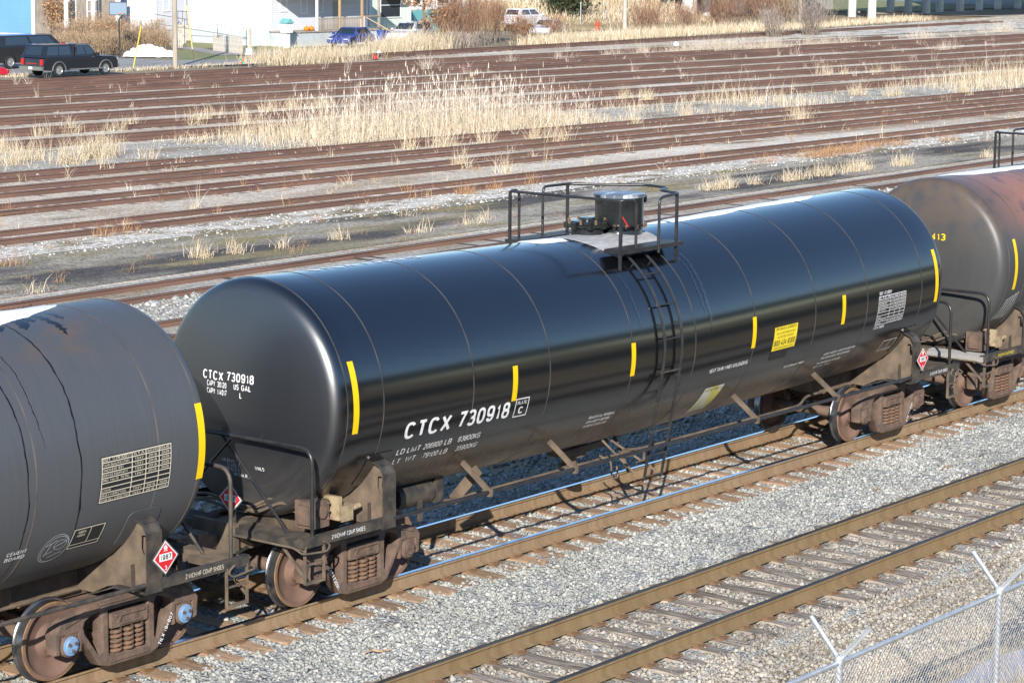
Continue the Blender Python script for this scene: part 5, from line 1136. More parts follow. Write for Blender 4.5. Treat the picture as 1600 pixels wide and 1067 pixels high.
# ------------------------------------------------------------------ houses
def siding(name, col, per=.16):
    m = mat(name, col, .6, col2=tuple(c*.94 for c in col), scale=.6); nt = m.node_tree; L = nt.links.new
    tc = nod(nt, "ShaderNodeTexCoord"); sx = nod(nt, "ShaderNodeSeparateXYZ"); L(tc.outputs['Object'], sx.inputs[0]); d = nod(nt, "ShaderNodeMath", operation='DIVIDE'); d.inputs[1].default_value = per; L(sx.outputs[2], d.inputs[0])
    f_ = nod(nt, "ShaderNodeMath", operation='FRACT'); L(d.outputs[0], f_.inputs[0]); b = nod(nt, "ShaderNodeBump"); b.inputs['Strength'].default_value = .8; b.inputs['Distance'].default_value = .03; b.invert = True; L(f_.outputs[0], b.inputs['Height']); L(b.outputs[0], P(m).inputs['Normal']); return m
M['sid_white'] = siding("white_siding", (.80, .80, .80)); M['sid_shade_grey'] = siding("shade_greyed_siding", (.60, .62, .66)); M['sid_blue'] = siding("blue_siding", (.15, .33, .72)); M['sid_green'] = siding("pale_green_siding", (.62, .70, .60)); M['sid_mint'] = siding("mint_siding", (.66, .76, .68))  # grey siding is white siding with the fronts' weaker sunlight painted in
M['block'] = mat("grey_block", (.42, .46, .48), .9, col2=(.50, .53, .54), scale=2); M['teal'] = mat("teal_foundation", (.13, .36, .36), .8, col2=(.17, .42, .42), scale=1); M['roof'] = mat("grey_shingle", (.10, .095, .09), .9, col2=(.14, .13, .12), scale=3)
M['trim'] = mat("white_trim", (.78, .78, .78), .5); M['glass'] = mat("window_glass", (.03, .04, .05), .08, spec=.8); M['curtain'] = mat("curtained_glass", (.30, .33, .30), .15); M['wood_grey'] = mat("weathered_wood", (.40, .34, .28), .9, col2=(.28, .24, .20), scale=4, stretch=(1, 1, .3)); M['wood_tan'] = mat("new_wood", (.48, .33, .18), .8, col2=(.40, .27, .15), scale=4); M['concrete'] = mat("pale_concrete", (.50, .47, .40), .9, col2=(.40, .37, .31), scale=2); M['iron'] = mat("black_iron", (.03, .03, .035), .5)
def house(name, label, x0, y0, Lx, Ly, wall, fnd, fh=.7, H=6.2, z=Z0, wins=(), doors=(), axis='x', front=None):
    """corner x0,y0 faces the yard; walls run +x and +y. wins: (face, along, sill, w, h)"""
    root = empty(name, (x0, y0, z), label, "house")
    b = MB(); b.box((Lx/2, Ly/2, fh/2), (Lx-.06, Ly-.06, fh)); b.build("foundation", fnd, root, ang=None)
    b = MB(); b.box((Lx/2, Ly/2, fh+H/2), (Lx, Ly, H)); b.build("wall", wall, root, ang=None)
    if front: b = MB(); b.box((Lx/2, -.012, fh+H/2), (Lx-.04, .03, H-.01)); b.build("front_wall", front, root, ang=None)
    t = fh+H+.002; o = .45; b = MB()
    if axis == 'x': b.prism([(-o, t), (Ly+o, t), (Ly/2, t+Ly*.38)], -o, Lx+o, 'yz')
    else: b.prism([(-o, t), (Lx+o, t), (Lx/2, t+Lx*.38)], -o, Ly+o, 'xz')
    b.build("roof", M['roof'], root, ang=None)
    for cx_, cy_ in ((0, 0), (Lx, 0), (0, Ly)):
        b = MB(); b.box((cx_, cy_, fh+H/2), (.2, .2, H-.02)); b.build("corner_board", M['trim'], root, ang=None)
    for i, (face, a, s_, w_, h_, *gl) in enumerate(list(wins)):
        b = MB(); t_ = .11
        def bx(u0, u1, v0, v1, d0, d1, bb, mi=0):
            if face == 'y': bb.box(((u0+u1)/2, -(d0+d1)/2, (v0+v1)/2), (u1-u0, d1-d0, v1-v0), mi)
            else: bb.box((-(d0+d1)/2, (u0+u1)/2, (v0+v1)/2), (d1-d0, u1-u0, v1-v0), mi)
        bx(a-t_, a, s_, s_+h_, -.02, .05, b); bx(a+w_, a+w_+t_, s_, s_+h_, -.02, .05, b); bx(a-t_, a+w_+t_, s_+h_, s_+h_+t_, -.02, .052, b); bx(a-t_-.03, a+w_+t_+.03, s_-.08, s_, -.02, .09, b); bx(a+.001, a+w_-.001, s_+h_/2-.03, s_+h_/2+.03, -.02, .035, b)
        fr = b.build("window", M['trim'], root, ang=None); b = MB(); bx(a, a+w_, s_, s_+h_, -.03, .012, b); b.build("pane", M[gl[0] if gl else 'glass'], fr, ang=None)
    for face, a, w_, h_, mm in doors:
        b = MB()
        if face == 'y': b.box((a+w_/2, -.02, fh+h_/2), (w_, .06, h_))
        else: b.box((-.02, a+w_/2, fh+h_/2), (.06, w_, h_))
        b.build("door", M[mm], root, ang=None)
    return root
hb = house("house", "bright blue sided house at the upper left corner", 100.4, 126.5, 9, 12, M['sid_blue'], M['block'], wins=[('y', 3.2, 1.5, 1.1, 1.6), ('y', 5.6, 1.5, 1.1, 1.6)], front=M['wood_grey'])
for x in (2.2, 5.0, 7.6): b = MB(); b.box((x, -1.3, 2.2), (.22, .22, 4.4)); b.build('porch_column', M['trim'], hb, ang=None)
house("house", "white house with shade-greyed front behind the utility pole", 111.5, 124.6, 6.2, 13, M['sid_white'], M['block'], fh=.75, wins=[('x', 9.2, 2.0, .95, 2.3, 'curtain'), ('y', .95, 2.3, .55, 1.7), ('y', 3.4, 2.3, 1.1, 1.7, 'curtain')], front=M['sid_shade_grey'])
house("house", "white house with a wooden front porch behind the straw reeds", 109.3, 109.9, 11.0, 8.5, M['sid_white'], M['block'], fh=1.15, wins=[('y', 1.1, 2.7, .6, 1.9), ('y', 3.4, 2.5, .6, 2.2), ('y', 5.2, 2.5, .6, 2.2)], doors=[('y', 7.0, 1.0, 2.2, 'curtain')], front=M['sid_shade_grey'])
house("house", "pale green house with a striped awning beside the wooden porch", 122.6, 111.6, 5.0, 9, M['sid_green'], M['block'], fh=.8, wins=[('y', 1.4, 1.9, 2.4, 1.9)])
house("house", "white house with teal foundation behind the young oak", 139.5, 122.6, 10, 6.4, M['sid_white'], M['teal'], fh=1.9, wins=[('y', 1.6, 2.4, 1.0, 2.0), ('y', 5.0, 2.4, 1.6, 2.2), ('y', 7.2, 2.4, .7, 2.0)])
house("house", "mint green house behind the white sport utility car", 153.5, 125.0, 11, 7.0, M['sid_mint'], M['block'], fh=1.2, wins=[('y', 6.2, 1.8, .8, 3.2), ('y', 7.6, 1.8, .8, 3.2)])
# porch of the middle white house
por = empty("porch", (109.3, 109.9, Z0), "wooden front porch with slatted railing on the middle white house", "porch")
b = MB(); b.box((5.5, -1.05, .55), (11, 2.0, 1.1)); b.build("porch_base", M['block'], por, ang=None)
b = MB(); b.box((5.5, -1.05, 1.16), (11.2, 2.2, .1)); b.build("deck", M['wood_grey'], por, ang=None)
b = MB(); b.box((5.5, -1.1, 4.0), (11.4, 2.5, .18)); b.build("porch_roof", M['trim'], por, ang=None)
for x, mm in ((3.0, 'trim'), (5.6, 'wood_tan'), (8.2, 'wood_tan'), (10.2, 'wood_grey')):
    b = MB(); b.box((x, -2.0, 2.56), (.15, .15, 2.7)); b.build("porch_post", M[mm], por, ang=None)
for x0, x1 in ((3.1, 8.1),):
    b = MB(); b.box(((x0+x1)/2, -2.0, 2.12), (x1-x0, .08, .08)); b.build("railing", M['wood_grey'], por, ang=None)
    n = int((x1-x0)/.2)
    sl = MB().box((0, 0, 0), (.13, .03, .86)).mesh("slat", M['wood_grey'], None)
    for i in range(n): link("slat", sl, por, (x0+.15+i*(x1-x0-.2)/n, -2.0, 1.66))
b = MB(); b.bar((8.6, -2.0, 2.15), (10.3, -3.2, 1.0), .08, .08); b.bar((8.4, -2.05, 2.2), (10.3, -2.05, 2.2), .1, .06); b.build("stair_rail", M['wood_tan'], por, ang=None)
aw = empty("awning", (123.9, 111.55, 3.75), "white and green striped awning over the pale green house's window", "awning")
b = MB(); b.prism([(0, 0), (-.9, -.45), (-.9, -.62), (-.02, -.1)], 0, 3.0, 'yz'); b.build("canopy", M['trim'], aw, ang=None)
b = MB(); b.box((1.5, -.91, -.63), (3.0, .03, .08)); b.build("green_edge", M['teal'], aw, ang=None)
# concrete steps, railings, fences, bins in the yards
q_ = at(296, 64); st = empty("steps", q_, "concrete steps with iron handrails at the side of the long white wall", "steps")
MB().box((.6, .9, .62), (1.4, 1.8, 1.24)).build("landing", M['concrete'], st, ang=None)
for k in range(5): MB().box((.6, -.16-.30*k, .52-.105*k), (1.4, .31, 1.04-.21*k)).build("tread", M['concrete'], st, ang=None)
b = MB()
for y in (1.7, 1.2, .7, .2): b.tube([(-.05, y, 1.2), (-.05, y, 2.3)], .02, 6)
b.tube([(-.05, 1.7, 2.3), (-.05, .0, 2.3), (-.05, -1.5, 1.1)], .025, 6); b.tube([(-.05, -1.5, 0), (-.05, -1.5, 1.1)], .02, 6); b.build("handrail", M['iron'], st)
hr = empty("iron_railing", (106.2, 113.0, Z0), "thin black iron railing in front of the long white wall", "railing")
b = MB(); b.tube([(0, 6.5, 2.3), (1.6, -2.0, 1.35)], .02, 6); b.tube([(0, 6.5, 1.6), (1.6, -2.0, .7)], .02, 6)
for t in (0, .35, .7, 1): b.tube([(1.6*t, 6.5-8.5*t, 0), (1.6*t, 6.5-8.5*t, 2.3-.95*t)], .025, 6)
b.build("rail_bars", M['iron'], hr)
def picket(label, a, b_, h=1.2):
    A, B = Vector(a), Vector(b_); root = empty("picket_fence", A, label, "fence"); d = B-A; n = int(d.length/.17); pk = MB().prism([(-.05, 0), (.05, 0), (.05, h-.08), (0, h), (-.05, h-.08)], -.012, .012).mesh("picket", M['wood_pale'], None); an = math.atan2(d.y, d.x)
    for i in range(n+1): o = link("picket", pk, root, d*(i/n)+Vector((0, 0, random.uniform(-.04, .04)))); o.rotation_euler = (0, random.uniform(-.05, .05), an)
    for z in (.3, .9):
        bb = MB(); off = Vector((-d.y, d.x, 0)).normalized()*.035; bb.bar(off+Vector((0, 0, z)), d+off+Vector((0, 0, z)), .04, .08); bb.build("cross_bar", M['wood_pale'], root, ang=None)
M['wood_pale'] = mat("pale_worn_pickets", (.60, .55, .47), .9, col2=(.48, .43, .36), scale=4)
picket("worn white picket fence section left of the blue sign", (100.6, 107.4, Z0), (98.6, 102.6, Z0), 1.3)
picket("worn picket fence beside the brown brush", (101.5, 120.5, Z0), (102.5, 112.5, Z0), 1.1)
for lab, px, py, h in (("pale fence post at the left of the white house's shade-greyed front", 236, 60, 1.1), ("pale fence post right of the snow pile", 257, 73, 1.5), ("pale fence post at the foot of the concrete steps", 288, 69, 1.6), ("pale fence post right of the picket section", 390, 79, 1.6)):
    p = at(px, py); b = MB(); b.box((0, 0, h/2), (.2, .2, h)); b.prism([(-.1, h), (.1, h), (0, h+.1)], -.1, .1); tag(b.build("fence_post", M['wood_pale'], loc=p, ang=None), lab, "post")
p = at(416, 71); b = MB(); b.lathe([(0, .42), (.1, .38), (1.0, .36), (1.05, .3), (1.05, 0)], n=14, ax='z'); tag(b.build("tree_stump", M['wood_grey'], loc=p), "cut tree stump standing on the lawn by the porch house", "stump")
p = at(448, 77); mbx = empty("mailbox", p, "white house-shaped mailbox post with green roof on the lawn", "mailbox")
b = MB(); b.box((0, 0, .6), (.42, .3, 1.2)); b.build("post", M['trim'], mbx, ang=None); b = MB(); b.box((0, 0, 1.55), (.7, .6, .7)); b.build("box", M['trim'], mbx, ang=None); b = MB(); b.prism([(-.45, 1.905), (.45, 1.905), (0, 2.25)], -.4, .4); b.build("roof", M['teal'], mbx, ang=None)
M['bin_blue'] = mat("blue_bin", (.03, .08, .32), .5); M['orange'] = mat("pumpkin_orange", (.80, .22, .02), .5); M['plastic_red'] = mat("red_plastic", (.6, .03, .02), .5)
def wheelie(label, pos):
    root = empty("recycling_bin", pos, label, "bin"); b = MB(); b.add([(-.26, -.28, .06), (.26, -.28, .06), (.26, .28, .06), (-.26, .28, .06), (-.32, -.36, 1.0), (.32, -.36, 1.0), (.32, .36, 1.0), (-.32, .36, 1.0)], [(0, 1, 2, 3), (4, 5, 6, 7), (0, 1, 5, 4), (1, 2, 6, 5), (2, 3, 7, 6), (3, 0, 4, 7)]); b.build("body", M['bin_blue'], root, ang=None)
    b = MB(); b.prism([(-.36, 1.0), (.38, 1.0), (.34, 1.08), (-.3, 1.1)], -.4, .4); b.build("lid", M['bin_blue'], root, ang=None); b = MB(); b.cyl((-.28, -.3, .12), (-.28, .3, .12), .12, 10); b.build("wheel", M['iron'], root)
q_ = at(334, 58); wheelie("dark blue recycling bin beside the concrete steps", q_)
wheelie("blue recycling bin behind the blue car, left one", (119.5, 107.6, Z0)); wheelie("blue recycling bin behind the blue car, right one", (120.8, 107.8, Z0))
for k, x in enumerate((1.9, 2.4)):
    b = MB(); b.lathe([(0, .05), (.05, .2), (.18, .26), (.3, .2), (.34, .06), (.42, .04), (.42, 0)], n=12, ax='z'); tag(b.build("pumpkin", M['orange'], loc=(109.3+x, 109.9-1.95, Z0+1.21)), ("orange pumpkin on the porch edge, left one", "orange pumpkin on the porch edge, right one")[k], "pumpkin")
# basketball hoop
p = at(187, 91); hp = empty("basketball_hoop", p, "portable basketball hoop with grey backboard above the brown brush", "basketball hoop")
b = MB(); b.tube([(0, 0, 0), (0, 0, 2.6), (0, -.3, 2.9)], .05, 8); b.build("pole", M['iron'], hp)
M['board'] = mat("grey_backboard", (.17, .24, .31), .4); b = MB(); b.box((0, -.35, 3.35), (1.15, .05, .8)); o = b.build("backboard", M['board'], hp, ang=None); o.rotation_euler = (0, 0, -.9)
b = MB(); b.box((0, -.33, 3.35), (1.25, .05, .9)); o = b.build("frame", M['iron'], hp, ang=None); o.rotation_euler = (0, 0, -.9)
b = MB(); b.tube([(.22*math.cos(t)-.35, -.62+.22*math.sin(t), 3.05) for t in [2*PI*i/12 for i in range(12)]], .015, 5, closed=True); b.build("rim", M['orange'], hp)
# ------------------------------------------------------------------ street sheets
sheet("street", [(gp(-60, 119).x, gp(-60, 119).y)]+[(gp(*a).x, gp(*a).y) for a in ((130, 112), (300, 103.5), (420, 99), (440, 92), (330, 93), (270, 94), (180, 90), (120, 90), (60, 94), (-80, 98))], Z0+.075, M['asphalt'])
sheet("lawn", [(gp(*a).x, gp(*a).y) for a in ((272, 96), (345, 97), (385, 93), (378, 88), (330, 80), (290, 76), (270, 80))], Z0+.072, M['lawn'])
sheet("lawn", [(gp(*a).x, gp(*a).y) for a in ((395, 83), (470, 80), (520, 78), (520, 68), (430, 68), (395, 72))], Z0+.06, M['lawn'])
sheet("lawn", [(gp(*a).x, gp(*a).y) for a in ((290, 75), (336, 76), (334, 66), (290, 66))], Z0+.066, M['lawn'])
sheet("lawn", [(gp(*a).x, gp(*a).y) for a in ((565, 74), (640, 62), (640, 46), (580, 46), (560, 64))], Z0+.063, M['lawn'])
sheet("path", [(gp(*a).x, gp(*a).y) for a in ((278, 75), (345, 87), (450, 83), (450, 80), (360, 82), (300, 73))], Z0+.085, M['asphalt'])
sheet("far_road", [(255, 122), (420, 118), (420, 128), (255, 130)], Z0+.06, M['asphalt'])
sheet("lawn", [(226, 124), (262, 124), (280, 165), (226, 165)], Z0+.05, M['lawn'])
sheet("far_pavement", [(262, 120), (420, 118), (420, 170), (280, 165)], Z0+.045, M['asphalt'])
sheet("shaded_yard", [(224, 107.8), (420, 104), (420, 120), (224, 121)], Z0+.055, M['asphalt'])
b = MB(); nx, ny = 16, 10
for j in range(ny+1):
    for i in range(nx+1): x = 148+2.3*i; y = 114+7*j; b.v.append((x, y, Z0+.03+max(0, (y-117))*.30*(.8+.2*math.sin(x*.2+j))-(0 if 0 < i < nx else 3)))
for j in range(ny):
    for i in range(nx): k = j*(nx+1)+i; b.f.append((k, k+1, k+nx+2, k+nx+1)); b.m.append(0)
tag(b.build("grass_embankment", M['tan_hill'], ang=60), kind='structure')
n = 9000; ex = rng.uniform(152, 182, n); ey = rng.uniform(116, 140, n); ez = Z0+(ey-117).clip(0)*.29
tag(link("embankment_grass", veg_mesh("embankment_grass", [blades(np.stack([ex, ey, ez], -1), rng.uniform(.5, 1.1, n), .05, .4)], M['straw'])), "tall tan grass on the slope behind the hydrant", "dry grass", kind='stuff')
# snow pile
sn = MB(); n, mth = 40, 12; p = gp(232, 90, Z0); 
for j in range(mth+1):
    for i in range(n):
        a = 2*PI*i/n; rr = (1-j/mth)*(1+.16*math.sin(3*a+1)+random.uniform(-.07, .07)); sn.v.append((p.x+rr*(1.1*math.cos(a)*1.0-.7*math.sin(a)), p.y+rr*(-1.45*math.cos(a)-.55*math.sin(a)), Z0+.06+.75*(1-(1-j/mth)**2)*(.85+.15*math.sin(5*a))+random.uniform(-.15, .15)*(j > 0)))
for j in range(mth):
    for i in range(n): sn.f.append((j*n+i, j*n+(i+1) % n, (j+1)*n+(i+1) % n, (j+1)*n+i)); sn.m.append(0)
M['snow_dirty'] = mat("dirty_snow", (.72, .73, .76), .8, col2=(.40, .37, .34), scale=1.6, lo=.5, hi=.75, bump=.6, bscale=5)
tag(sn.build("snow_pile", M['snow_dirty'], ang=None), "ploughed pile of dirty snow on the street edge", "snow")
# ------------------------------------------------------------------ poles, guys, hydrant, signs
M['pole'] = mat("weathered_pole", (.42, .36, .29), .9, col2=(.30, .25, .20), scale=3, stretch=(2, 2, .2)); M['guard'] = mat("yellow_guard", (.75, .55, .05), .5); M['guard_worn'] = mat("worn_yellow_guard", (.72, .55, .16), .6); M['hyd'] = mat("hydrant_red", (.75, .07, .03), .45)
def upole(label, px, py, r, h=11, m='pole', cross=True):
    p = at(px, py); root = empty("utility_pole", p, label, "utility pole"); b = MB(); b.tube([(0, 0, -.2), (0, 0, h)], [r, r*.75], 12); b.build("pole", M[m], root)
    if cross: b = MB(); b.box((0, 0, h-.6), (.1, 2.4, .12)); b.build("crossarm", M[m], root, ang=None)
upole("thick wooden utility pole on the street edge by the snow pile", 274, 107, .17)
upole("wooden utility pole behind the red-brown bushes, left one", 706, 54, .16); upole("wooden utility pole behind the red-brown bushes, right one", 716, 56, .15)
upole("pale utility pole standing in the straw verge near the hydrant", 976, 53, .20, m='concrete'); upole("wooden pole behind the small silver sedan", 842, 40, .30, m='pole', cross=False); upole("wooden pole left of the overpass pillars", 1250, 32, .17); upole("slim wooden pole beside the first white pillar", 1085, 30, .2, cross=False)
def guy(label, px, py, dx, dz, m='guard', sl=(.12, .62)):
    p = Vector(at(px, py)); root = empty("guy_wire", p, label, "guy wire"); d = Vector((dx*R2.x, dx*R2.y, dz)); b = MB(); b.tube([(0, 0, 0), d*2.2], .012, 5); b.build("cable", M['iron'], root); b = MB(); b.tube([d*sl[0], d*sl[1]], .036, 8); b.build("sleeve", M[m], root)
guy("bright yellow guy wire guard in front of the snow pile", 208, 108, .55, 2.7, sl=(0, 1)); guy("yellow guy wire guard right of the utility pole", 304, 104, -.45, 3.9, 'guard_worn', (.28, 1)); guy("worn yellow guy wire guard before the red-brown bushes", 738, 72, -.35, 3.8, 'guard_worn', (0, 1)); guy("yellow guy wire guard right of the pale pole", 1032, 50, -.8, 2.8, 'guard_worn', (.1, 1))
p = at(933, 48); hd = empty("fire_hydrant", p, "red fire hydrant in the grass by the small silver sedan", "fire hydrant"); b = MB(); b.lathe([(0, .22), (.06, .22), (.07, .15), (.62, .15), (.64, .19), (.69, .19), (.78, .14), (.84, .05), (.9, .04), (.9, 0)], n=16, ax='z'); b.build("barrel", M['hyd'], hd)
for d in ((.2, 0), (-.2, 0), (0, -.22)): b = MB(); b.cyl((d[0]*.5, d[1]*.5, .5), (d[0]*1.15, d[1]*1.15, .5), .075, 10); b.build("nozzle", M['hyd'], hd)
p = at(389, 107); sg = empty("yard_sign", p, "small pale blue yard sign on a post at the track edge", "sign"); b = MB(); b.cyl((0, 0, 0), (0, 0, .85), .025, 6); b.build("post", M['wood_grey'], sg); M['sign_blue'] = mat("pale_blue_sign", (.45, .68, .80), .5); b = MB(); b.box((0, -.03, 1.05), (.4, .03, .4)); o = b.build("board", M['sign_blue'], sg, ang=None); o.rotation_euler = (0, 0, -.7)
p = at(378, 104); wh = empty("pinwheel", p, "green and orange toy pinwheel by the track edge", "pinwheel"); M['toy_green'] = mat("toy_green", (.05, .6, .42), .5)
for k in range(4): a = PI/2*k+.4; b = MB(); b.add([(0, -.02, .32), (.28*math.cos(a), -.04, .32+.2*math.sin(a)), (.26*math.cos(a+.7), -.06, .32+.2*math.sin(a+.7)), (.0, .0, .33)], [(0, 1, 2), (0, 2, 3), (0, 3, 1), (1, 3, 2)]); b.build("vane", M['toy_green' if k % 2 else 'orange'], wh, ang=None)
b = MB(); b.cyl((0, 0, 0), (0, 0, .32), .02, 6); b.build("stick", M['iron'], wh)
for lab, px, py, h in (("slim grey fence post left of the hydrant", 907, 46, 2.4), ("slim dark fence post right of the hydrant", 946, 42, 2.3)):
    b = MB(); b.cyl((0, 0, -.2), (0, 0, h), .05, 8); b.lathe([(0, .07), (.05, .06), (.06, 0)], (0, 0, h), 'z', 8); tag(b.build("fence_post", M['galv'], loc=at(px, py)), lab, "post")
for lab, px, py, s_, mm in (("white litter bag on the gravel between the outer tracks", 1056, 72, .35, 'trim'), ("white litter by the reeds in front of the silver car", 592, 87, .4, 'trim'), ("red litter beside the outer track left of the oak", 586, 92, .3, 'plastic_red'), ("red drink can beside the rail behind the black tank", 687, 384, .10, 'plastic_red')):
    b = MB(); r_ = random.Random(px); b.lathe([(0, .4*s_), (.3*s_, .6*s_), (.7*s_, .45*s_), (.9*s_, .1*s_), (.9*s_, 0)], n=9, ax='z'); b.v = [(x*(1+r_.uniform(-.3, .3)), y*(1+r_.uniform(-.3, .3)), z*(1+r_.uniform(-.2, .2))) for x, y, z in b.v]; q_ = gp(px, py, GR); tag(b.build("litter", M[mm], loc=(q_.x, q_.y, GR-.02)), lab, "litter")
# ------------------------------------------------------------------ overpass
M['pier'] = mat("white_painted_concrete", (.70, .70, .70), .8, col2=(.58, .57, .55), scale=.8); M['deck'] = mat("bridge_concrete", (.36, .35, .33), .9, col2=(.28, .27, .25), scale=.5)
op = empty("overpass", (200, 114, Z0), "long road overpass on white round pillars at the upper right", "overpass")
for px, py, r in ((1077, 29, .80), (1102, 27, .55), (1128, 25, .55), (1151, 22, .62), (1331, 27, .46), (1362, 29, .46), (1391, 20, .46), (1419, 20, .46), (1447, 22, .46), (1468, 20, .44), (1500, 19, .46), (1530, 17, .44), (1559, 15, .44), (1590, 14, .44), (1620, 13, .44)):
    q_ = gp(px, py, Z0); b = MB(); b.cyl((q_.x-200, q_.y-114, 0), (q_.x-200, q_.y-114, 8.6), r, 20); b.build("pillar", M['pier'], op)
b = MB(); b.prism([(-20, 4), (3, -4), (12, -15), (150, -26), (150, 30), (60, 22), (40, 9), (14, 6), (12, 22), (-20, 22)], 8.6, 10.0, 'xy'); b.build("deck", M['deck'], op, ang=None)
b = MB(); b.box((9, 21, 4.3), (50, .8, 8.5)); b.build("abutment", M['deck'], op, ang=None)
for k, (x0, y0, x1, y1) in enumerate(((-20, 4, 3, -4), (3, -4, 12, -15), (12, -15, 150, -26))):
    b = MB(); b.bar((x0, y0, 10.45), (x1, y1, 10.45), .25, .9); b.build("parapet", M['deck'], op, ang=None)
# stacked old ties near the pillars
tp = gp(1395, 24, Z0)
for k in range(4): b = MB(); b.box((0, 0, .1+.2*(k//2)), (.24, 2.6, .19)); o = b.build("discarded_tie", M['tie_far'], loc=(tp.x+.4*(k % 2)-k*1.5, tp.y+.6*k, Z0+.1), ang=None); o.rotation_euler = (0, 0, .9+.35*k); tag(o, ("old tie in the pile by the pillars, leftmost", "old tie in the pile by the pillars, second from left", "old tie in the pile by the pillars, third from left", "old tie in the pile by the pillars, rightmost")[k], "old tie", "discarded ties by the pillars")
# ------------------------------------------------------------------ vehicles
M['tyre'] = mat("tyre", (.02, .02, .02), .8); M['rim'] = mat("alloy", (.35, .35, .36), .35, .6); M['car_glass'] = mat("car_glass", (.018, .026, .034), .05, spec=.9); M['lamp_red'] = mat("tail_lamp", (.55, .02, .02), .2); M['lamp_clear'] = mat("head_lamp", (.6, .6, .6), .15); M['chrome'] = mat("chrome", (.6, .62, .65), .2, .9); M['flare'] = mat("grey_flare", (.10, .10, .105), .6)
def paint(n, c): return mat(n, c, .3, coat=.6, col2=tuple(k*.9 for k in c), scale=2)
def vehicle(name, label, loc, rz, L, W, belt, H, col, cabs, wheels, wr=.36, hood=None, cat="car", extra=None, zlow=.32):
    """cabs: list of (rear foot, rear top, front top, front foot); hood: z at the nose"""
    root = empty(name, loc, label, cat, rz=rz); hood = hood or belt-.12
    def arch(cx_): return [(cx_+(wr+.07)*math.cos(t), .36+(wr+.07)*math.sin(t)*.95) for t in [PI-.0-(PI)*i/8 for i in range(9)]]
    bot = []
    for cx_ in sorted(wheels): bot += arch(cx_)
    xr, xf = -L/2, L/2; fc = max(c[3] for c in cabs)
    outer = [(xr, zlow)]+[p for p in bot]+[(xf, zlow), (xf+.02, hood-.3), (xf-.12, hood-.06), (xf-.4, hood), (fc, belt), (xr+.25, belt), (xr+.05, belt-.08), (xr, belt-.35)]
    outer = [(x, max(z, zlow) if (x, z) not in bot else z) for x, z in outer]
    me = plate_mesh("body", outer, [], W, .07, [col]); link("body", me, root)
    for rf, rt, ft, ff in cabs:
        b = MB(); w0, w1 = W/2-.05, W/2-.20
        lo = [(rf, -w0), (ff, -w0), (ff, w0), (rf, w0)]; hi = [(rt, -w1), (ft, -w1), (ft, w1), (rt, w1)]
        b.add([(x, y, belt-.03) for x, y in lo]+[(x, y, H) for x, y in hi], [(0, 1, 5, 4), (1, 2, 6, 5), (2, 3, 7, 6), (3, 0, 4, 7), (4, 5, 6, 7)]); cb = b.build("cab", col, root, ang=None)
        bv = cb.modifiers.new("b", 'BEVEL'); bv.width = .05; bv.segments = 2
        def face(a, b_, c_, d_, n_, name_="window", i0=.12, i1=.88, j0=.16, j1=.86):
            a, b_, c_, d_ = [Vector(v) for v in (a, b_, c_, d_)]; q = lambda s_, t: (a*(1-s_)+b_*s_)*(1-t)+(d_*(1-s_)+c_*s_)*t; nn = (b_-a).cross(d_-a).normalized(); nn = nn if nn.dot(Vector(n_)) > 0 else -nn; bb = MB(); vs = [q(i0, j0), q(i1, j0), q(i1, j1), q(i0, j1)]; bb.add([v+nn*.012 for v in vs]+[v-nn*.02 for v in vs], [(0, 1, 2, 3), (0, 4, 5, 1), (1, 5, 6, 2), (2, 6, 7, 3), (3, 7, 4, 0)]); bb.build(name_, M['car_glass'], root, ang=None)
        z0_, z1_ = belt, H; mid = .52
        for s_ in (-1, 1):
            a, b_, c_, d_ = (rf, s_*w0, z0_), (ff, s_*w0, z0_), (ft, s_*w1, z1_), (rt, s_*w1, z1_)
            face(a, b_, c_, d_, (0, s_, 0), i0=.10, i1=.48); face(a, b_, c_, d_, (0, s_, 0), i0=.53, i1=.90)
        face((rf, -w0, z0_), (rf, w0, z0_), (rt, w1, z1_), (rt, -w1, z1_), (-1, 0, .3), "rear_window"); face((ff, -w0, z0_), (ff, w0, z0_), (ft, w1, z1_), (ft, -w1, z1_), (1, 0, .5), "windshield", .06, .94)
    for cx_ in wheels:
        for s_ in (-1, 1):
            b = MB(); b.lathe([(-.11, wr*.6), (-.11, wr-.02), (-.08, wr), (.08, wr), (.11, wr-.03), (.11, wr*.64)], n=24, mi=0); b.lathe([(.11, wr*.64), (.09, wr*.6), (.075, .1), (.10, .07), (.10, 0)], n=24, mi=1); o = b.build("wheel", [M['tyre'], M['rim']], root, (cx_, s_*(W/2-.12), wr)); o.rotation_euler = (0, 0, 0 if s_ > 0 else PI)
    for s_ in (-1, 1):
        b = MB(); b.box((xr-.01, s_*(W/2-.17), belt-.28), (.08, .2, .34)); b.build("tail_light", M['lamp_red'], root, ang=None); b = MB(); b.box((xf-.02, s_*(W/2-.25), hood-.22), (.1, .36, .16)); b.build("headlight", M['lamp_clear'], root, ang=None); b = MB(); b.box((cabs[-1][3]-.15, s_*(W/2+.1), belt+.1), (.14, .2, .18)); b.build("mirror", col, root, ang=None)
    for x, n_ in ((xr-.07, "bumper"), (xf+.06, "bumper")): b = MB(); b.box((x, 0, .52), (.16, W-.06, .22)); b.build(n_, M['chrome'] if cat == "pickup" else col, root, ang=None)
    b = MB(); b.box((xr-.155, 0, .54), (.02, .3, .14)); b.build("number_plate", M['trim'], root, ang=None)
    if extra: extra(root)
    return root
blk = paint("black_car_paint", (.012, .013, .018)); 
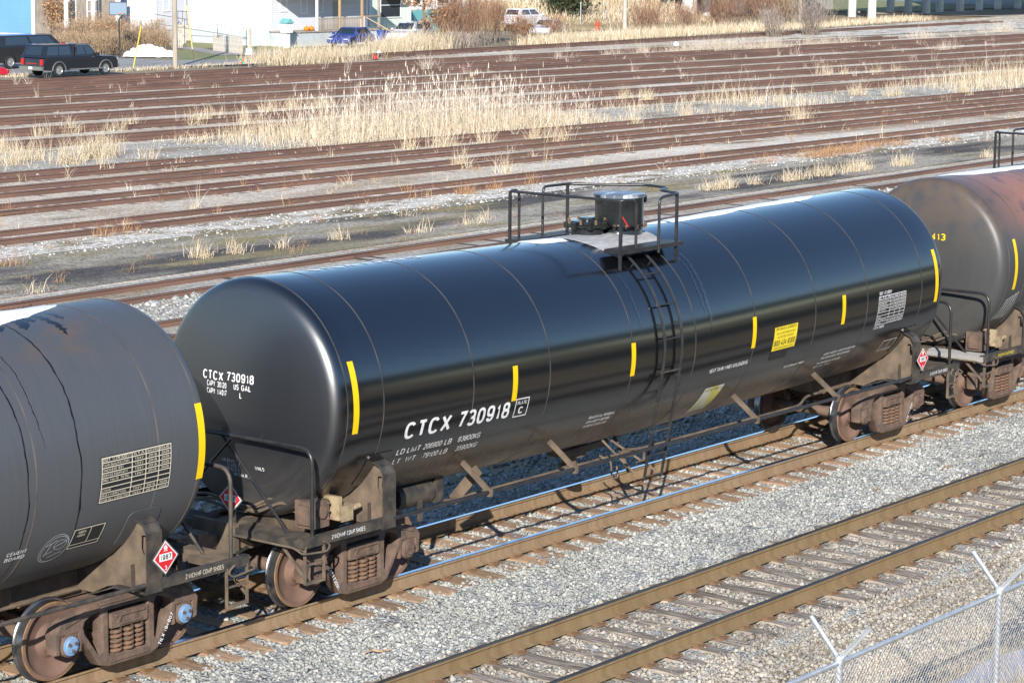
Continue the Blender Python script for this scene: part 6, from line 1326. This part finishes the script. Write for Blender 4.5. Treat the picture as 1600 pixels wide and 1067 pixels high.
def pk_extra(root):
    for cx_ in (-1.75, 1.95):
        for s_ in (-1, 1): b = MB(); b.tube([(cx_+.52*math.cos(t), s_*1.0, .36+.52*math.sin(t)) for t in [PI*i/10 for i in range(11)]], .05, 6); b.build("wheel_flare", M['flare'], root)
    b = MB(); b.box((.35, -1.02, .42), (2.6, .14, .07)); b.box((.35, 1.02, .42), (2.6, .14, .07)); b.build("running_board", M['chrome'], root, ang=None)
    for s_ in (-1, 1): b = MB(); b.tube([(x, s_*(.955-.13*(z-1.16)/.72), z) for x, z in ((-.36, 1.70), (-.22, 1.82), (.70, 1.83), (.98, 1.62), (1.30, 1.24))], .022, 6); b.build("window_trim", M['chrome'], root)
    b = MB(); b.box((2.98, 0, .86), (.03, 1.3, .3)); b.build("grille", M['chrome'], root, ang=None); b = MB(); b.box((-.46, 0, 1.5), (.05, 1.7, .7)); b.build("cab_gap", M['iron'], root, ang=None)
    b = MB(); b.box((-2.99, 0, .80), (.012, .9, .035)); b.build("red_strip", M['lamp_red'], root, ang=None); b = MB(); b.box((-.5, 0, 1.89), (.12, .3, .05)); b.build("brake_lamp", M['lamp_red'], root, ang=None)
vehicle("pickup_truck", "black pickup truck with a camper shell parked at the yard edge", (71.9, 91.0, Z0+.08), .0, 5.9, 2.0, 1.16, 1.88, blk, [(-2.95, -2.6, -.62, -.5), (-.42, -.25, .75, 1.35)], (-1.75, 1.95), .40, 1.12, "pickup", pk_extra, .42)
vehicle("pickup_truck", "tall black truck behind the camper shell pickup at the left edge", (76.2, 99.4, Z0+.08), .0, 7.4, 2.05, 1.36, 2.05, paint("black_suv_paint", (.014, .014, .016)), [(-3.4, -3.1, 1.0, 1.9)], (-2.5, 2.6), .42, 1.30, "pickup", None, .45)
vehicle("car", "red car cut off by the left edge beside the camper shell pickup", (63.2, 90.0, Z0+.08), .0, 4.5, 1.8, .92, 1.42, paint("red_paint", (.55, .015, .035)), [(-1.5, -.9, .4, 1.1)], (-1.3, 1.35), .32)
vehicle("car", "blue car half hidden behind the tall straw reeds", (113.2, 105.2, Z0+.06), PI+.25, 4.4, 1.8, .95, 1.48, paint("blue_paint", (.02, .05, .24)), [(-1.9, -1.2, .4, 1.15)], (-1.3, 1.35), .32)
vehicle("car", "silver crossover hidden behind reeds left of the oak", (121.6, 106.4, Z0+.06), PI+.2, 4.6, 1.85, 1.02, 1.66, paint("silver_paint", (.50, .51, .55)), [(-2.2, -1.8, .5, 1.3)], (-1.35, 1.4), .35)
vehicle("car", "white sport utility car in front of the mint green house", (150.2, 117.0, Z0+.3), .08, 4.8, 1.9, 1.10, 1.72, paint("white_paint", (.74, .74, .77)), [(-2.3, -1.9, .5, 1.45)], (-1.4, 1.45), .37)
vehicle("car", "small silver sedan in the grass left of the hydrant", (140.6, 107.2, Z0+.06), PI+.3, 4.3, 1.75, .95, 1.45, paint("pale_silver_paint", (.62, .63, .67)), [(-1.6, -1.0, .35, 1.1)], (-1.3, 1.35), .32)
# wood scraps lying on the ballast
for lab, x, y, l, rz in (("pale wood splinter on the ballast between the two near tracks, upper right", 6.1, -2.55, .42, .1), ("reddish wood splinter on the ballast, near the right truck", 3.9, -2.45, .30, .25), ("forked wood twig on the ballast in front of the black car", -7.9, -2.3, .34, -.5), ("curled grey wood slab beside the near rail at the bottom", -6.25, -4.75, .55, .35), ("split tie end lying outside the near track", -4.6, -5.6, .42, -.2)):
    b = MB(); r_ = random.Random(lab); n = 6
    pts = [(-l/2+l*i/n, r_.uniform(-.02, .02), .012*math.sin(i)) for i in range(n+1)]; b.tube(pts, [(.02+.02*math.sin(PI*(i+.5)/(n+1)))*(1 if 'slab' in lab or 'split' in lab else .42) for i in range(n+1)], 5)
    o = b.build("wood_scrap", M['tie_grey'] if 'grey' in lab or 'split' in lab else M['tie'], loc=(x, y, -.2+float(bed(np.array(x), np.array(y)))+.015), ang=None); o.rotation_euler = (.1, 0, rz); tag(o, lab, "wood scrap")
